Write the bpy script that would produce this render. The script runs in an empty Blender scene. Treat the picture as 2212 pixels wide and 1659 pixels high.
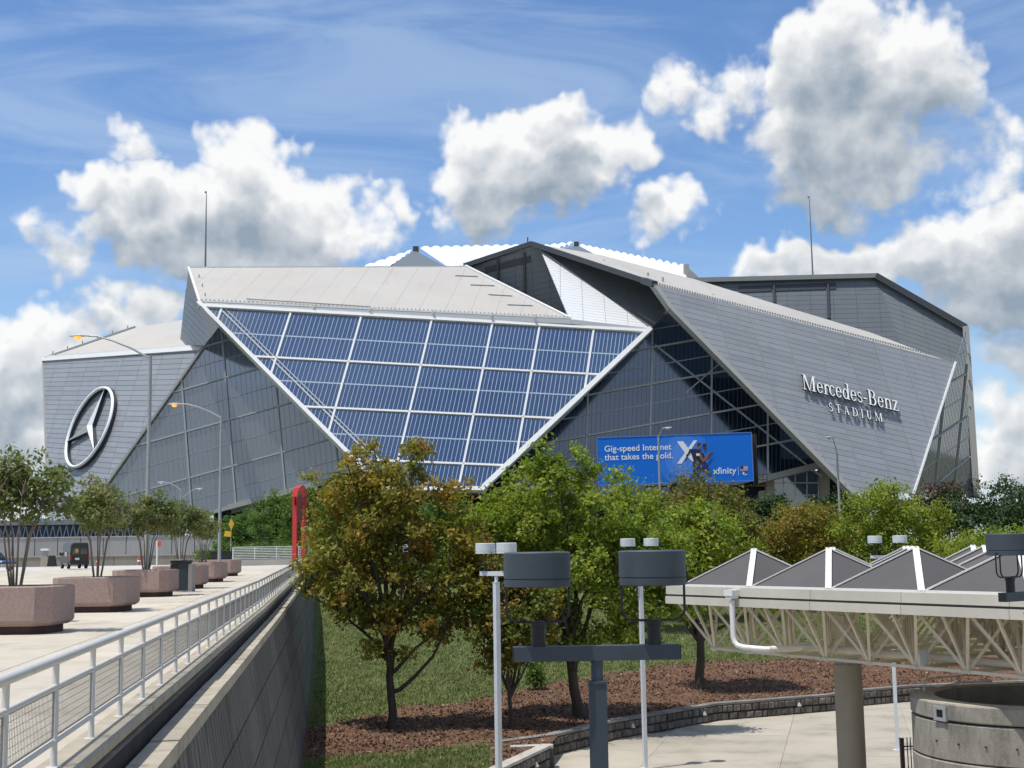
import bpy, bmesh, math, random
import numpy as np
from mathutils import Vector, Matrix

S = bpy.context.scene
COL = S.collection
R = math.radians

# ------------------------------------------------------------------ camera
FPX, CW, CH = 2800.0, 2212.0, 1659.0
PITCH, ROLL = math.atan((1187.2 - 829.5) / FPX), -0.015
EYE = Vector((0, 0, 8.0))
CM = Matrix.Rotation(math.pi / 2 + PITCH, 3, 'X') @ Matrix.Rotation(ROLL, 3, 'Z')
cd = bpy.data.cameras.new('camera')
cam = bpy.data.objects.new('camera', cd)
COL.objects.link(cam)
cam.matrix_world = Matrix.Translation(EYE) @ CM.to_4x4()
cd.sensor_width = 36
cd.lens = 36 * FPX / CW
cd.clip_start = 0.1
cd.clip_end = 6000
S.camera = cam


def ray(u, v):
    return CM @ Vector(((u - CW / 2) / FPX, (CH / 2 - v) / FPX, -1))


def at(u, v, Y):
    """point seen in direction (u, v) of the photograph, Y metres ahead"""
    d = ray(u, v)
    return EYE + d * (Y / d.y)


def atz(u, v, z):
    """point seen in direction (u, v) lying at height z"""
    d = ray(u, v)
    return EYE + d * ((z - EYE.z) / d.z)


# ------------------------------------------------------------------ light
SUN = Vector((-0.28, -0.16, 0.95)).normalized()
sl = bpy.data.lights.new('sun', 'SUN')
sl.energy = 3.6
sl.angle = R(0.53)
sl.color = (1.0, 0.955, 0.88)
so = bpy.data.objects.new('sun', sl)
COL.objects.link(so)
so.rotation_euler = (-SUN).to_track_quat('-Z', 'Y').to_euler()
so.location = (0, 0, 200)
S.view_settings.view_transform = 'Standard'
S.view_settings.look = 'None'
S.view_settings.gamma = 1
S.view_settings.use_curve_mapping = False
S.view_settings.exposure = 0.32
S.cycles.max_bounces = 7
S.cycles.transparent_max_bounces = 12

world = bpy.data.worlds.new('World')
S.world = world
world.use_nodes = True


class NT:
    """small helper for building node trees"""
    def __init__(s, tree):
        s.t = tree

    def n(s, typ, **kw):
        nd = s.t.nodes.new(typ)
        for k, v in kw.items():
            setattr(nd, k, v)
        return nd

    def put(s, sock, val):
        if isinstance(val, bpy.types.NodeSocket):
            s.t.links.new(val, sock)
        elif val is not None:
            sock.default_value = val

    def m(s, op, a, b=None, c=None, clamp=False):
        nd = s.n('ShaderNodeMath', operation=op, use_clamp=clamp)
        s.put(nd.inputs[0], a)
        s.put(nd.inputs[1], b)
        s.put(nd.inputs[2], c)
        return nd.outputs[0]

    def v(s, op, a, b=None, scale=None):
        nd = s.n('ShaderNodeVectorMath', operation=op)
        s.put(nd.inputs[0], a)
        s.put(nd.inputs[1], b)
        if scale is not None:
            s.put(nd.inputs['Scale'], scale)
        return nd.outputs['Value'] if op in ('LENGTH', 'DOT_PRODUCT') else nd.outputs[0]

    def noise(s, vec, scale, detail=4, rough=0.55, dist=0.0, dim='3D'):
        nd = s.n('ShaderNodeTexNoise', noise_dimensions=dim)
        s.put(nd.inputs['Vector'], vec)
        nd.inputs['Scale'].default_value = scale
        nd.inputs['Detail'].default_value = detail
        nd.inputs['Roughness'].default_value = rough
        nd.inputs['Distortion'].default_value = dist
        return nd

    def mr(s, val, a, b, c=0.0, d=1.0, smooth=False):
        nd = s.n('ShaderNodeMapRange', interpolation_type='SMOOTHSTEP' if smooth else 'LINEAR')
        s.put(nd.inputs[0], val)
        for i, x in zip((1, 2, 3, 4), (a, b, c, d)):
            s.put(nd.inputs[i], x)
        return nd.outputs[0]

    def mix(s, fac, a, b, typ='MIX'):
        nd = s.n('ShaderNodeMix', data_type='RGBA', blend_type=typ)
        s.put(nd.inputs[0], fac)
        s.put(nd.inputs[6], a)
        s.put(nd.inputs[7], b)
        return nd.outputs[2]


def c4(c):
    return (c[0], c[1], c[2], 1.0)


# sky: Nishita sky with cumulus banks placed by compass bearing and elevation
CLOUDS = [  # direction in the photograph (u, v), size (ru, rv), strength
    (520, 385, 80, 70, 1.0), (340, 430, 120, 62, .9), (205, 410, 70, 46, .85), (460, 475, 240, 85, 1.1), (630, 450, 120, 88, 1.0),
    (310, 505, 160, 58, .9), (730, 495, 100, 55, .7), (150, 545, 38, 62, .4), (500, 550, 250, 48, .9),
    (310, 655, 95, 60, .9), (260, 705, 120, 55, .9), (60, 745, 105, 75, .9), (15, 850, 105, 100, 1.0), (60, 960, 120, 80, .8), (200, 890, 120, 110, .5),
    (290, 280, 26, 22, .35), (318, 312, 30, 36, .3), (846, 452, 24, 36, .35),
    (1210, 240, 78, 52, 1.0), (1100, 300, 112, 68, 1.0), (1260, 300, 130, 62, 1.0), (1050, 365, 95, 50, .8), (1180, 365, 140, 66, 1.1),
    (1345, 325, 70, 44, .7), (1110, 430, 125, 48, .6), (955, 440, 46, 32, .35), (1080, 482, 80, 26, .35),
    (1430, 440, 80, 38, .7), (1395, 478, 60, 26, .4), (1500, 450, 36, 26, .2),
    (1750, 100, 98, 70, 1.0), (1850, 60, 95, 70, 1.0), (1900, 150, 145, 95, 1.2), (1785, 190, 140, 92, 1.1), (2050, 115, 62, 62, .7),
    (1970, 220, 105, 80, .8), (1600, 190, 82, 58, .5), (1452, 190, 56, 56, .6), (1520, 235, 76, 44, .6), (1800, 310, 165, 84, 1.1),
    (1750, 395, 115, 54, .8), (1890, 290, 130, 95, .8), (1850, 410, 105, 48, .6), (2080, 360, 100, 60, .28), (2150, 265, 40, 34, .3),
    (1735, 555, 115, 52, 1.0), (1670, 578, 70, 28, .7), (1900, 560, 190, 60, 1.0), (2060, 530, 150, 70, 1.0), (2195, 490, 110, 80, 1.1),
    (2165, 600, 170, 90, 1.1), (2180, 775, 80, 60, .7), (2210, 900, 100, 90, .6), (2150, 1010, 130, 60, .6), (1860, 605, 210, 45, .9),
]


def bearing(u, v):
    d = ray(u, v).normalized()
    return math.atan2(d.x, d.y), math.asin(d.z)


def cloud_field(clouds, beyond=False):
    """density of the cumulus at a bearing, and at two points nearer the sun (y and z of the output)"""
    g = bpy.data.node_groups.new('cloud_field', 'ShaderNodeTree')
    g.interface.new_socket('P', in_out='INPUT', socket_type='NodeSocketVector')
    g.interface.new_socket('F', in_out='OUTPUT', socket_type='NodeSocketVector')
    k = NT(g)
    gi, go = k.n('NodeGroupInput'), k.n('NodeGroupOutput')
    p = gi.outputs[0]
    w1 = k.noise(p, 9.0, 4, .62, dim='2D')
    q = k.v('ADD', p, k.v('SCALE', k.v('SUBTRACT', w1.outputs['Color'], (.5, .5, .5)), scale=0.085))
    sep = k.n('ShaderNodeSeparateXYZ')
    k.put(sep.inputs[0], q)
    cx, cy = k.n('ShaderNodeCombineXYZ'), k.n('ShaderNodeCombineXYZ')
    for i in range(3):
        k.put(cx.inputs[i], sep.outputs[0])
        k.put(cy.inputs[i], sep.outputs[1])
    x3 = cx.outputs[0]

    def ma(a, b, c):
        nd = k.n('ShaderNodeVectorMath', operation='MULTIPLY_ADD')
        for i, o in enumerate((a, b, c)):
            k.put(nd.inputs[i], o)
        return nd.outputs[0]
    y3 = k.v('ADD', cy.outputs[0], (0, .013, .042))
    f = None
    for (u, v, ru, rv, w) in clouds:
        a, e = bearing(u, v)
        kx, ky = FPX / ru / 1.22, FPX / rv / 1.22
        dx = ma(x3, (kx,) * 3, (-a * kx,) * 3)
        dx2 = k.v('MULTIPLY', dx, dx)
        dy = ma(y3, (ky,) * 3, (-e * ky,) * 3)
        val = ma(ma(dy, dy, dx2), (-w,) * 3, (w,) * 3)
        f = val if f is None else k.v('MAXIMUM', f, val)
    if beyond:  # broken cumulus carries on outside the part of the sky that the photograph shows
        sp = k.n('ShaderNodeSeparateXYZ')
        k.put(sp.inputs[0], p)
        far = k.m('MAXIMUM', k.mr(k.m('ABSOLUTE', sp.outputs[0]), .42, .6, 0, 1, True), k.mr(sp.outputs[1], .44, .6, 0, 1, True))
        gm = k.n('ShaderNodeCombineXYZ')
        k.put(gm.inputs[0], k.m('ABSOLUTE', sp.outputs[0]))
        k.put(gm.inputs[1], sp.outputs[1])
        gn = k.noise(gm.outputs[0], 2.6, 2, .5, dim='2D').outputs['Fac']
        gen = k.m('MULTIPLY', k.m('SUBTRACT', gn, .5), k.m('MULTIPLY', far, 5.0))
        gen = k.m('ADD', gen, k.m('MULTIPLY_ADD', far, 1.0, -1.0))
        f = gen if f is None else k.v('MAXIMUM', f, gen)
    f = k.v('MAXIMUM', f, (-1.2, -1.2, -1.2))
    pn = p
    if beyond:   # same clouds east and west behind the camera, so that there is no seam
        sa, ca = k.n('ShaderNodeSeparateXYZ'), k.n('ShaderNodeCombineXYZ')
        k.put(sa.inputs[0], p)
        k.put(ca.inputs[0], k.m('ABSOLUTE', sa.outputs[0]))
        k.put(ca.inputs[1], sa.outputs[1])
        pn = ca.outputs[0]
    wob = k.v('SCALE', k.v('SUBTRACT', k.noise(pn, 45.0, 2, .5, dim='2D').outputs['Color'], (.5, .5, .5)), scale=0.02)
    cn = k.n('ShaderNodeCombineXYZ')
    for i, (o, det) in enumerate((((0, 0, 0), 7), ((-.004, .013, 0), 4), ((-.012, .042, 0), 2))):
        pp = k.v('ADD', pn, o) if i else pn
        nz = k.noise(pp, 20.0, det, .56, dim='2D').outputs['Fac']
        val = k.m('MULTIPLY_ADD', nz, 1.7, -.85)
        # rounded billows
        for sc, am in ((30.0, .40), (68.0, .22)) if i < 1 else ((30.0, .40),):
            vo = k.n('ShaderNodeTexVoronoi', voronoi_dimensions='2D', feature='SMOOTH_F1')
            vo.inputs['Smoothness'].default_value = .35
            vo.inputs['Scale'].default_value = sc
            k.put(vo.inputs['Vector'], k.v('ADD', pp, wob))
            val = k.m('ADD', val, k.m('MULTIPLY_ADD', vo.outputs['Distance'], -am * 1.3, am * .5))
        k.put(cn.inputs[i], val)
    f = k.v('ADD', f, cn.outputs[0])
    k.put(go.inputs[0], f)
    return g


def build_world():
    t = world.node_tree
    t.nodes.clear()
    k = NT(t)
    out = k.n('ShaderNodeOutputWorld')
    sky = k.n('ShaderNodeTexSky', sky_type='NISHITA')
    sky.sun_disc = False
    sky.sun_elevation = math.asin(SUN.z)
    sky.sun_rotation = math.atan2(SUN.x, SUN.y)
    sky.altitude = 300
    sky.air_density = 1.0
    sky.dust_density = 0.6
    sky.ozone_density = 2.0
    hs = k.n('ShaderNodeHueSaturation')
    hs.inputs['Hue'].default_value = 0.505
    hs.inputs['Saturation'].default_value = 1.2
    hs.inputs['Value'].default_value = 1.0
    k.put(hs.inputs['Color'], sky.outputs[0])
    b1 = k.n('ShaderNodeBackground')
    b1.inputs['Strength'].default_value = SKY_STRENGTH
    k.put(b1.inputs['Color'], hs.outputs[0])
    tc = k.n('ShaderNodeTexCoord')
    sep = k.n('ShaderNodeSeparateXYZ')
    k.put(sep.inputs[0], k.v('NORMALIZE', tc.outputs['Generated']))
    az = k.m('ARCTAN2', sep.outputs[0], sep.outputs[1])
    el = k.m('ARCSINE', sep.outputs[2])
    cmb = k.n('ShaderNodeCombineXYZ')
    k.put(cmb.inputs[0], az)
    k.put(cmb.inputs[1], el)
    p = cmb.outputs[0]
    # high thin streaks
    st = k.v('MULTIPLY', p, (2.0, 9.0, 0))
    rot = k.n('ShaderNodeVectorRotate', rotation_type='Z_AXIS')
    rot.inputs['Angle'].default_value = -.14
    k.put(rot.inputs['Vector'], st)
    cir = k.noise(rot.outputs[0], 1.8, 5, .6, .6, dim='2D').outputs['Fac']
    veil = k.mr(cir, .36, .76, 0.03, .48, True)
    low = k.mr(el, .0, .2, .6, 0, True)
    veil = k.m('MAXIMUM', veil, low)
    b2 = k.n('ShaderNodeBackground')
    b2.inputs['Color'].default_value = (.52, .66, .86, 1)
    b2.inputs['Strength'].default_value = 0.78
    m1 = k.n('ShaderNodeMixShader')
    k.put(m1.inputs[0], veil)
    k.put(m1.inputs[1], b1.outputs[0])
    k.put(m1.inputs[2], b2.outputs[0])

    def with_clouds(clouds, beyond=False):
        nd = k.n('ShaderNodeGroup')
        nd.node_tree = cloud_field(clouds, beyond)
        k.put(nd.inputs[0], p)
        fs = k.n('ShaderNodeSeparateXYZ')
        k.put(fs.inputs[0], nd.outputs[0])
        f0, f1, f2 = fs.outputs
        occ = k.m('ADD', k.m('MULTIPLY', k.m('MAXIMUM', f1, 0.0), .45), k.m('MULTIPLY', k.m('MAXIMUM', f2, 0.0), 1.0))
        lit = k.m('EXPONENT', k.m('MULTIPLY', occ, -1.0))
        grad = k.m('MINIMUM', k.m('MAXIMUM', k.m('MULTIPLY', k.m('SUBTRACT', f0, f1), .38), -.28), .3)
        lit = k.m('ADD', lit, grad, clamp=True)
        alpha = k.mr(f0, -.14, .56, 0, .97, True)
        b3 = k.n('ShaderNodeBackground')
        k.put(b3.inputs['Color'], k.mix(lit, (.33, .405, .49, 1), (1.06, 1.06, 1.05, 1)))
        b3.inputs['Strength'].default_value = 0.74
        m2 = k.n('ShaderNodeMixShader')
        k.put(m2.inputs[0], alpha)
        k.put(m2.inputs[1], m1.outputs[0])
        k.put(m2.inputs[2], b3.outputs[0])
        return m2.outputs[0]

    def either(test, no, yes):
        m = k.n('ShaderNodeMixShader')
        k.put(m.inputs[0], test)
        k.put(m.inputs[1], no)
        k.put(m.inputs[2], yes)
        return m.outputs[0]

    # the three cloud groups are worked out apart, each only where it stands
    e1, e2 = bearing(885, 600)[0], bearing(1480, 500)[0]
    pad = 40
    left = with_clouds([c for c in CLOUDS if c[0] - c[2] < 885 + pad])
    mid = with_clouds([c for c in CLOUDS if c[0] + c[2] > 885 - pad and c[0] - c[2] < 1480 + pad])
    right = with_clouds([c for c in CLOUDS if c[0] + c[2] > 1480 - pad])
    inside = either(k.m('GREATER_THAN', az, e2), either(k.m('GREATER_THAN', az, e1), left, mid), right)
    edge = [c for c in CLOUDS if c[0] < 130 or c[0] > 2050 or c[1] < 70]
    outside = with_clouds(edge, True)
    isout = k.m('MAXIMUM', k.m('GREATER_THAN', k.m('ABSOLUTE', az), .4), k.m('GREATER_THAN', k.m('ABSOLUTE', k.m('SUBTRACT', el, .15)), .28))
    k.put(out.inputs[0], either(isout, inside, outside))


SKY_STRENGTH = 0.125
build_world()
world.cycles.sampling_method = 'MANUAL'
world.cycles.sample_map_resolution = 512


# ------------------------------------------------------------------ objects
def place(o, parent=None, kind=None, label=None, cat=None, group=None):
    COL.objects.link(o)
    if parent is not None:
        o.parent = parent
        o.matrix_parent_inverse = parent.matrix_basis.inverted()
    tag(o, label, cat, group, kind)
    return o


def tag(o, label=None, cat=None, group=None, kind=None):
    for k, v in (('label', label), ('category', cat), ('group', group), ('kind', kind)):
        if v:
            o[k] = v
    return o


def thing(name, label, cat, loc=(0, 0, 0), rz=0.0, group=None):
    o = bpy.data.objects.new(name, None)
    o.empty_display_size = 0.3
    o.matrix_basis = Matrix.Translation(Vector(loc)) @ Matrix.Rotation(rz, 4, 'Z')
    return place(o, None, None, label, cat, group)


def copy_tree(o, parent=None):
    c = o.copy()
    COL.objects.link(c)
    if parent is not None:
        c.parent = parent
    for ch in list(o.children):
        copy_tree(ch, c)
    return c


class MB:
    """collects polygons; build() links them as one mesh object"""
    def __init__(s):
        s.v, s.f, s.mi, s.sm = [], [], [], []

    def add(s, verts, faces, mi=0, smooth=False):
        b = len(s.v)
        s.v += [tuple(p) for p in verts]
        for f in faces:
            s.f.append([i + b for i in f])
            s.mi.append(mi)
            s.sm.append(smooth)
        return s

    def box(s, c, d, rz=0.0, mi=0, M=None):
        hx, hy, hz = d[0] / 2, d[1] / 2, d[2] / 2
        vs = [Vector((x, y, z)) for z in (-hz, hz) for y in (-hy, hy) for x in (-hx, hx)]
        m = M if M is not None else Matrix.Rotation(rz, 3, 'Z')
        c = Vector(c)
        vs = [c + m @ p for p in vs]
        return s.add(vs, [(0, 2, 3, 1), (4, 5, 7, 6), (0, 1, 5, 4), (2, 6, 7, 3), (0, 4, 6, 2), (1, 3, 7, 5)], mi)

    def bbox(s, lo, hi, mi=0):
        return s.box([(a + b) / 2 for a, b in zip(lo, hi)], [b - a for a, b in zip(lo, hi)], 0, mi)

    def bar(s, p, q, w, h, up=(0, 0, 1), mi=0):
        p, q = Vector(p), Vector(q)
        d = (q - p).normalized()
        x = d.cross(Vector(up))
        if x.length < 1e-4:
            x = d.cross(Vector((1, 0, 0)))
        x.normalize()
        y = x.cross(d).normalized()
        a = [(-w / 2, -h / 2), (w / 2, -h / 2), (w / 2, h / 2), (-w / 2, h / 2)]
        vs = [p + x * i + y * j for i, j in a] + [q + x * i + y * j for i, j in a]
        return s.add(vs, [(3, 2, 1, 0), (4, 5, 6, 7), (0, 1, 5, 4), (1, 2, 6, 5), (2, 3, 7, 6), (3, 0, 4, 7)], mi)

    def tube(s, pts, rad, n=8, mi=0, caps=True):
        pts = [Vector(p) for p in pts]
        if not hasattr(rad, '__len__'):
            rad = [rad] * len(pts)
        vs, fs = [], []
        x = None
        for i, p in enumerate(pts):
            d = (pts[min(i + 1, len(pts) - 1)] - pts[max(i - 1, 0)]).normalized()
            if x is None:
                x = d.cross(Vector((0, 0, 1)))
                if x.length < 1e-3:
                    x = d.cross(Vector((1, 0, 0)))
            x = (x - d * x.dot(d)).normalized()
            y = d.cross(x)
            for j in range(n):
                a = 2 * math.pi * j / n
                vs.append(p + (x * math.cos(a) + y * math.sin(a)) * rad[i])
        for i in range(len(pts) - 1):
            for j in range(n):
                k = (j + 1) % n
                fs.append((i * n + j, i * n + k, i * n + n + k, i * n + n + j))
        s.add(vs, fs, mi, True)
        if caps:
            b = len(vs) - n
            s.add(vs[:n], [tuple(range(n))[::-1]], mi)
            s.add(vs[b:], [tuple(range(n))], mi)
        return s

    def lathe(s, prof, n=24, c=(0, 0, 0), mi=0, smooth=True, cap=True):
        c = Vector(c)
        vs, fs = [], []
        for r, z in prof:
            for j in range(n):
                a = 2 * math.pi * j / n
                vs.append(c + Vector((r * math.cos(a), r * math.sin(a), z)))
        for i in range(len(prof) - 1):
            fs = [(j, (j + 1) % n, n + (j + 1) % n, n + j) for j in range(n)]
            s.add(vs[i * n:(i + 2) * n], fs, mi, smooth)
        if cap:
            s.add(vs[:n], [tuple(range(n))[::-1]], mi)
            s.add(vs[-n:], [tuple(range(n))], mi)
        return s

    def prism(s, poly, off, mi=0):
        poly = [Vector(p) for p in poly]
        off = Vector(off)
        n = len(poly)
        vs = poly + [p + off for p in poly]
        nv = Vector((0, 0, 0))
        for i in range(n):
            nv += poly[i].cross(poly[(i + 1) % n])
        fl = nv.dot(off) < 0
        fs = [tuple(range(n))[::-1], tuple(range(n, 2 * n))] + [(i, (i + 1) % n, n + (i + 1) % n, n + i) for i in range(n)]
        if fl:
            fs = [f[::-1] for f in fs]
        return s.add(vs, fs, mi)

    def poly(s, pts, mi=0, smooth=False):
        return s.add(pts, [tuple(range(len(pts)))], mi, smooth)

    def mesh(s, name, mats):
        me = bpy.data.meshes.new(name)
        me.from_pydata(s.v, [], s.f)
        for m in (mats if isinstance(mats, (list, tuple)) else [mats]):
            me.materials.append(m)
        me.polygons.foreach_set('material_index', s.mi)
        me.polygons.foreach_set('use_smooth', s.sm)
        me.update()
        return me

    def build(s, name, mats, parent=None, kind=None, **kw):
        return place(bpy.data.objects.new(name, s.mesh(name, mats)), parent, kind, **kw)


def inst(name, me, M, parent=None, **kw):
    """another object on a shared mesh"""
    o = bpy.data.objects.new(name, me)
    o.matrix_basis = M
    return place(o, parent, **kw)


# ------------------------------------------------------------------ materials
def mat(name, col, rough=.6, metal=0.0, col2=None, scale=6.0, amount=1.0, stretch=(1, 1, 1), bump=0.0, bscale=40.0,
        dirt=None, dscale=1.2, dlo=.5, dhi=.75, detail=5, per_piece=0.0, spec=None, dstretch=(1, 1, 1), coat=0.0):
    m = bpy.data.materials.new(name)
    m.use_nodes = True
    t = m.node_tree
    t.nodes.clear()
    k = NT(t)
    out = k.n('ShaderNodeOutputMaterial')
    b = k.n('ShaderNodeBsdfPrincipled')
    k.put(out.inputs[0], b.outputs[0])
    b.inputs['Roughness'].default_value = rough
    b.inputs['Metallic'].default_value = metal
    if spec is not None:
        b.inputs['Specular IOR Level'].default_value = spec
    if coat:
        b.inputs['Coat Weight'].default_value = coat
        b.inputs['Coat Roughness'].default_value = .08
    c = c4(col)
    tc = k.n('ShaderNodeTexCoord')
    geo = k.n('ShaderNodeNewGeometry')
    P = geo.outputs['Position']
    if col2 is not None:
        nz = k.noise(k.v('MULTIPLY', P, stretch), scale, detail, .6)
        c = k.mix(k.m('MULTIPLY', k.mr(nz.outputs['Fac'], .32, .68), amount), c, c4(col2))
    if dirt is not None:
        nz = k.noise(k.v('MULTIPLY', P, dstretch), dscale, 6, .65)
        c = k.mix(k.mr(nz.outputs['Fac'], dlo, dhi, 0, 1, True), c, c4(dirt))
    if per_piece:
        oi = k.n('ShaderNodeObjectInfo')
        g = k.mr(oi.outputs['Random'], 0, 1, 1 - per_piece, 1 + per_piece)
        cc = k.n('ShaderNodeCombineXYZ')
        for i in range(3):
            k.put(cc.inputs[i], g)
        c = k.mix(1.0, c, cc.outputs[0], 'MULTIPLY')
    k.put(b.inputs['Base Color'], c)
    if bump:
        nz = k.noise(k.v('MULTIPLY', P, stretch), bscale, 5, .6)
        bp = k.n('ShaderNodeBump')
        bp.inputs['Strength'].default_value = bump
        bp.inputs['Distance'].default_value = .05
        k.put(bp.inputs['Height'], nz.outputs['Fac'])
        k.put(b.inputs['Normal'], bp.outputs[0])
    return m


def glow_mat(name, col, strength):
    m = bpy.data.materials.new(name)
    m.use_nodes = True
    b = m.node_tree.nodes['Principled BSDF']
    b.inputs['Base Color'].default_value = c4(col)
    b.inputs['Emission Color'].default_value = c4(col)
    b.inputs['Emission Strength'].default_value = strength
    return m


def glass_mat(name, tint, clear, rough=.06, refl=1.0, body=(.02, .03, .05), mirror=None, share=.0):
    """coated facade glass: part tinted mirror, part see-through, part body tint"""
    m = bpy.data.materials.new(name)
    m.use_nodes = True
    t = m.node_tree
    t.nodes.clear()
    k = NT(t)
    out = k.n('ShaderNodeOutputMaterial')
    pb = k.n('ShaderNodeBsdfPrincipled')
    pb.inputs['Roughness'].default_value = rough
    oi = k.n('ShaderNodeObjectInfo')
    k.put(pb.inputs['Base Color'], k.mix(oi.outputs['Random'], c4([x * .85 for x in body]), c4([x * 1.15 for x in body])))
    pb.inputs['IOR'].default_value = 1.5 + refl
    pb.inputs['Specular IOR Level'].default_value = .5
    sh = pb.outputs[0]
    if mirror is not None:
        gl = k.n('ShaderNodeBsdfAnisotropic')
        gl.inputs['Color'].default_value = c4(mirror)
        gl.inputs['Roughness'].default_value = rough * 2
        m1 = k.n('ShaderNodeMixShader')
        m1.inputs[0].default_value = share
        k.put(m1.inputs[1], sh)
        k.put(m1.inputs[2], gl.outputs[0])
        sh = m1.outputs[0]
    tr = k.n('ShaderNodeBsdfTransparent')
    tr.inputs[0].default_value = c4(tint)
    mx = k.n('ShaderNodeMixShader')
    mx.inputs[0].default_value = clear
    k.put(mx.inputs[1], sh)
    k.put(mx.inputs[2], tr.outputs[0])
    k.put(out.inputs[0], mx.outputs[0])
    return m


def leaf_mat(name, a, b, c=None, trans=.35):
    """leaves: colour differs from leaf to leaf and from bough to bough"""
    m = bpy.data.materials.new(name)
    m.use_nodes = True
    t = m.node_tree
    t.nodes.clear()
    k = NT(t)
    out = k.n('ShaderNodeOutputMaterial')
    geo = k.n('ShaderNodeNewGeometry')
    nz = k.noise(geo.outputs['Position'], .55, 3, .6)
    col = k.mix(k.mr(nz.outputs['Fac'], .35, .65), c4(a), c4(b))
    if c is not None:
        n2 = k.noise(geo.outputs['Position'], .9, 2, .5)
        col = k.mix(k.mr(n2.outputs['Fac'], .48, .66), col, c4(c))
    rnd = k.mr(geo.outputs['Random Per Island'], 0, 1, .72, 1.28)
    cc = k.n('ShaderNodeCombineXYZ')
    for i in range(3):
        k.put(cc.inputs[i], rnd)
    col = k.mix(1.0, col, cc.outputs[0], 'MULTIPLY')
    df = k.n('ShaderNodeBsdfPrincipled')
    df.inputs['Roughness'].default_value = .55
    df.inputs['Specular IOR Level'].default_value = .3
    k.put(df.inputs['Base Color'], col)
    tl = k.n('ShaderNodeBsdfTranslucent')
    k.put(tl.inputs[0], k.mix(1.0, col, (1.15, 1.1, .6, 1), 'MULTIPLY'))
    mx = k.n('ShaderNodeMixShader')
    mx.inputs[0].default_value = trans
    k.put(mx.inputs[1], df.outputs[0])
    k.put(mx.inputs[2], tl.outputs[0])
    k.put(out.inputs[0], mx.outputs[0])
    return m


# ------------------------------------------------------------------ the deck line (railing direction)
_d = ray(717, 1193)
AZ = math.atan2(_d.x, _d.y)
TD = Vector((math.sin(AZ), math.cos(AZ), 0))      # along the railing, away from the camera
RD = Vector((math.cos(AZ), -math.sin(AZ), 0))     # to the right of it


def deckz(t):
    return 6.1 + (0.006 * (t - 45) if t > 45 else 0.0)


def rail_pt(t, r, z=0.0):
    p = TD * t + RD * r
    return Vector((p.x, p.y, z))


def on_deck(p):
    return deckz(p.x * TD.x + p.y * TD.y)


def frame(o, x, y, z):
    """4x4 matrix with the given axes"""
    M = Matrix.Identity(4)
    for i, a in enumerate((x, y, z)):
        for j in range(3):
            M[j][i] = a[j]
    for j in range(3):
        M[j][3] = o[j]
    return M


# ------------------------------------------------------------------ ground
M_DIRT = mat('earth', (.10, .09, .05), .95, col2=(.07, .08, .035), scale=.2)
M_PLAZA = mat('plaza concrete', (.42, .38, .305), .85, col2=(.345, .31, .25), scale=.35, dirt=(.22, .20, .165), dscale=.35, dlo=.48, dhi=.8, per_piece=.06,
              bump=.15, bscale=30)
M_DECK = mat('deck concrete', (.52, .475, .395), .85, col2=(.45, .40, .315), scale=.9, dirt=(.27, .225, .165), dscale=.45, dlo=.5, dhi=.85, per_piece=.08,
             bump=.15, bscale=30)
M_KERB = mat('kerb concrete', (.40, .36, .28), .85, col2=(.30, .26, .19), scale=2.0, dirt=(.10, .09, .07), dscale=1.6, dlo=.55, dhi=.8)
M_COPING = mat('coping concrete', (.42, .38, .30), .85, col2=(.30, .265, .20), scale=2.0, dirt=(.12, .10, .08), dscale=2.5, dlo=.56, dhi=.75, per_piece=.08)
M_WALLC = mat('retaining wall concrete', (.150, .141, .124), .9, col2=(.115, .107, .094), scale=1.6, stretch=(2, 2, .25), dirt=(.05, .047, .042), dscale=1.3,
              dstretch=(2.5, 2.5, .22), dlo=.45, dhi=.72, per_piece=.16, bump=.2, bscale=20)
M_ROAD = mat('pale road concrete', (.52, .50, .46), .85, col2=(.45, .43, .39), scale=.5, dirt=(.3, .29, .27), dscale=.4, dlo=.6, dhi=.85)

# stone wall line on the plaza (foot of the wall, seen from the left to the right)
WALL_FOOT = [atz(u, v, 0) for u, v in ((1085, 1648), (1194, 1632), (1328, 1597), (1440, 1577), (1548, 1557), (1680, 1546), (1795, 1536), (1851, 1526), (1971, 1515),
                                       (2087, 1509))]
_l = WALL_FOOT[-1]
WALL_FOOT.append(Vector((_l.x + 14, _l.y + 2.5, 0)))
WALL_FOOT.append(Vector((_l.x + 40, _l.y + 3, 0)))
CORNER = atz(1193, 1656, 0)
NEAR = Vector((CORNER.x - 3.2, CORNER.y - 9.0, 0))
BACK = Vector((WALL_FOOT[0].x + .3, WALL_FOOT[0].y - 1.2, 0))


def wall_y(x):
    """y of the edge between the plaza and the planted bank"""
    if x < NEAR.x:
        return NEAR.y
    if x < CORNER.x:
        f = (x - NEAR.x) / (CORNER.x - NEAR.x)
        return NEAR.y + f * (CORNER.y - NEAR.y)
    for a, b in zip(WALL_FOOT, WALL_FOOT[1:]):
        if a.x <= x <= b.x:
            return a.y + (x - a.x) / (b.x - a.x) * (b.y - a.y)
    return WALL_FOOT[-1].y


def bank_z(x, y):
    """height of the planted bank behind the stone wall"""
    pts = [(0, .72), (50, .72), (57, .85), (66, 1.05), (80, 1.45), (104, 2.9), (112, 3.6), (128, 6.2), (160, 6.3), (9999, 6.3)]
    for (a, za), (b, zb) in zip(pts, pts[1:]):
        if a <= y <= b:
            f = (y - a) / (b - a)
            return za + (zb - za) * f
    return 6.3


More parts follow.
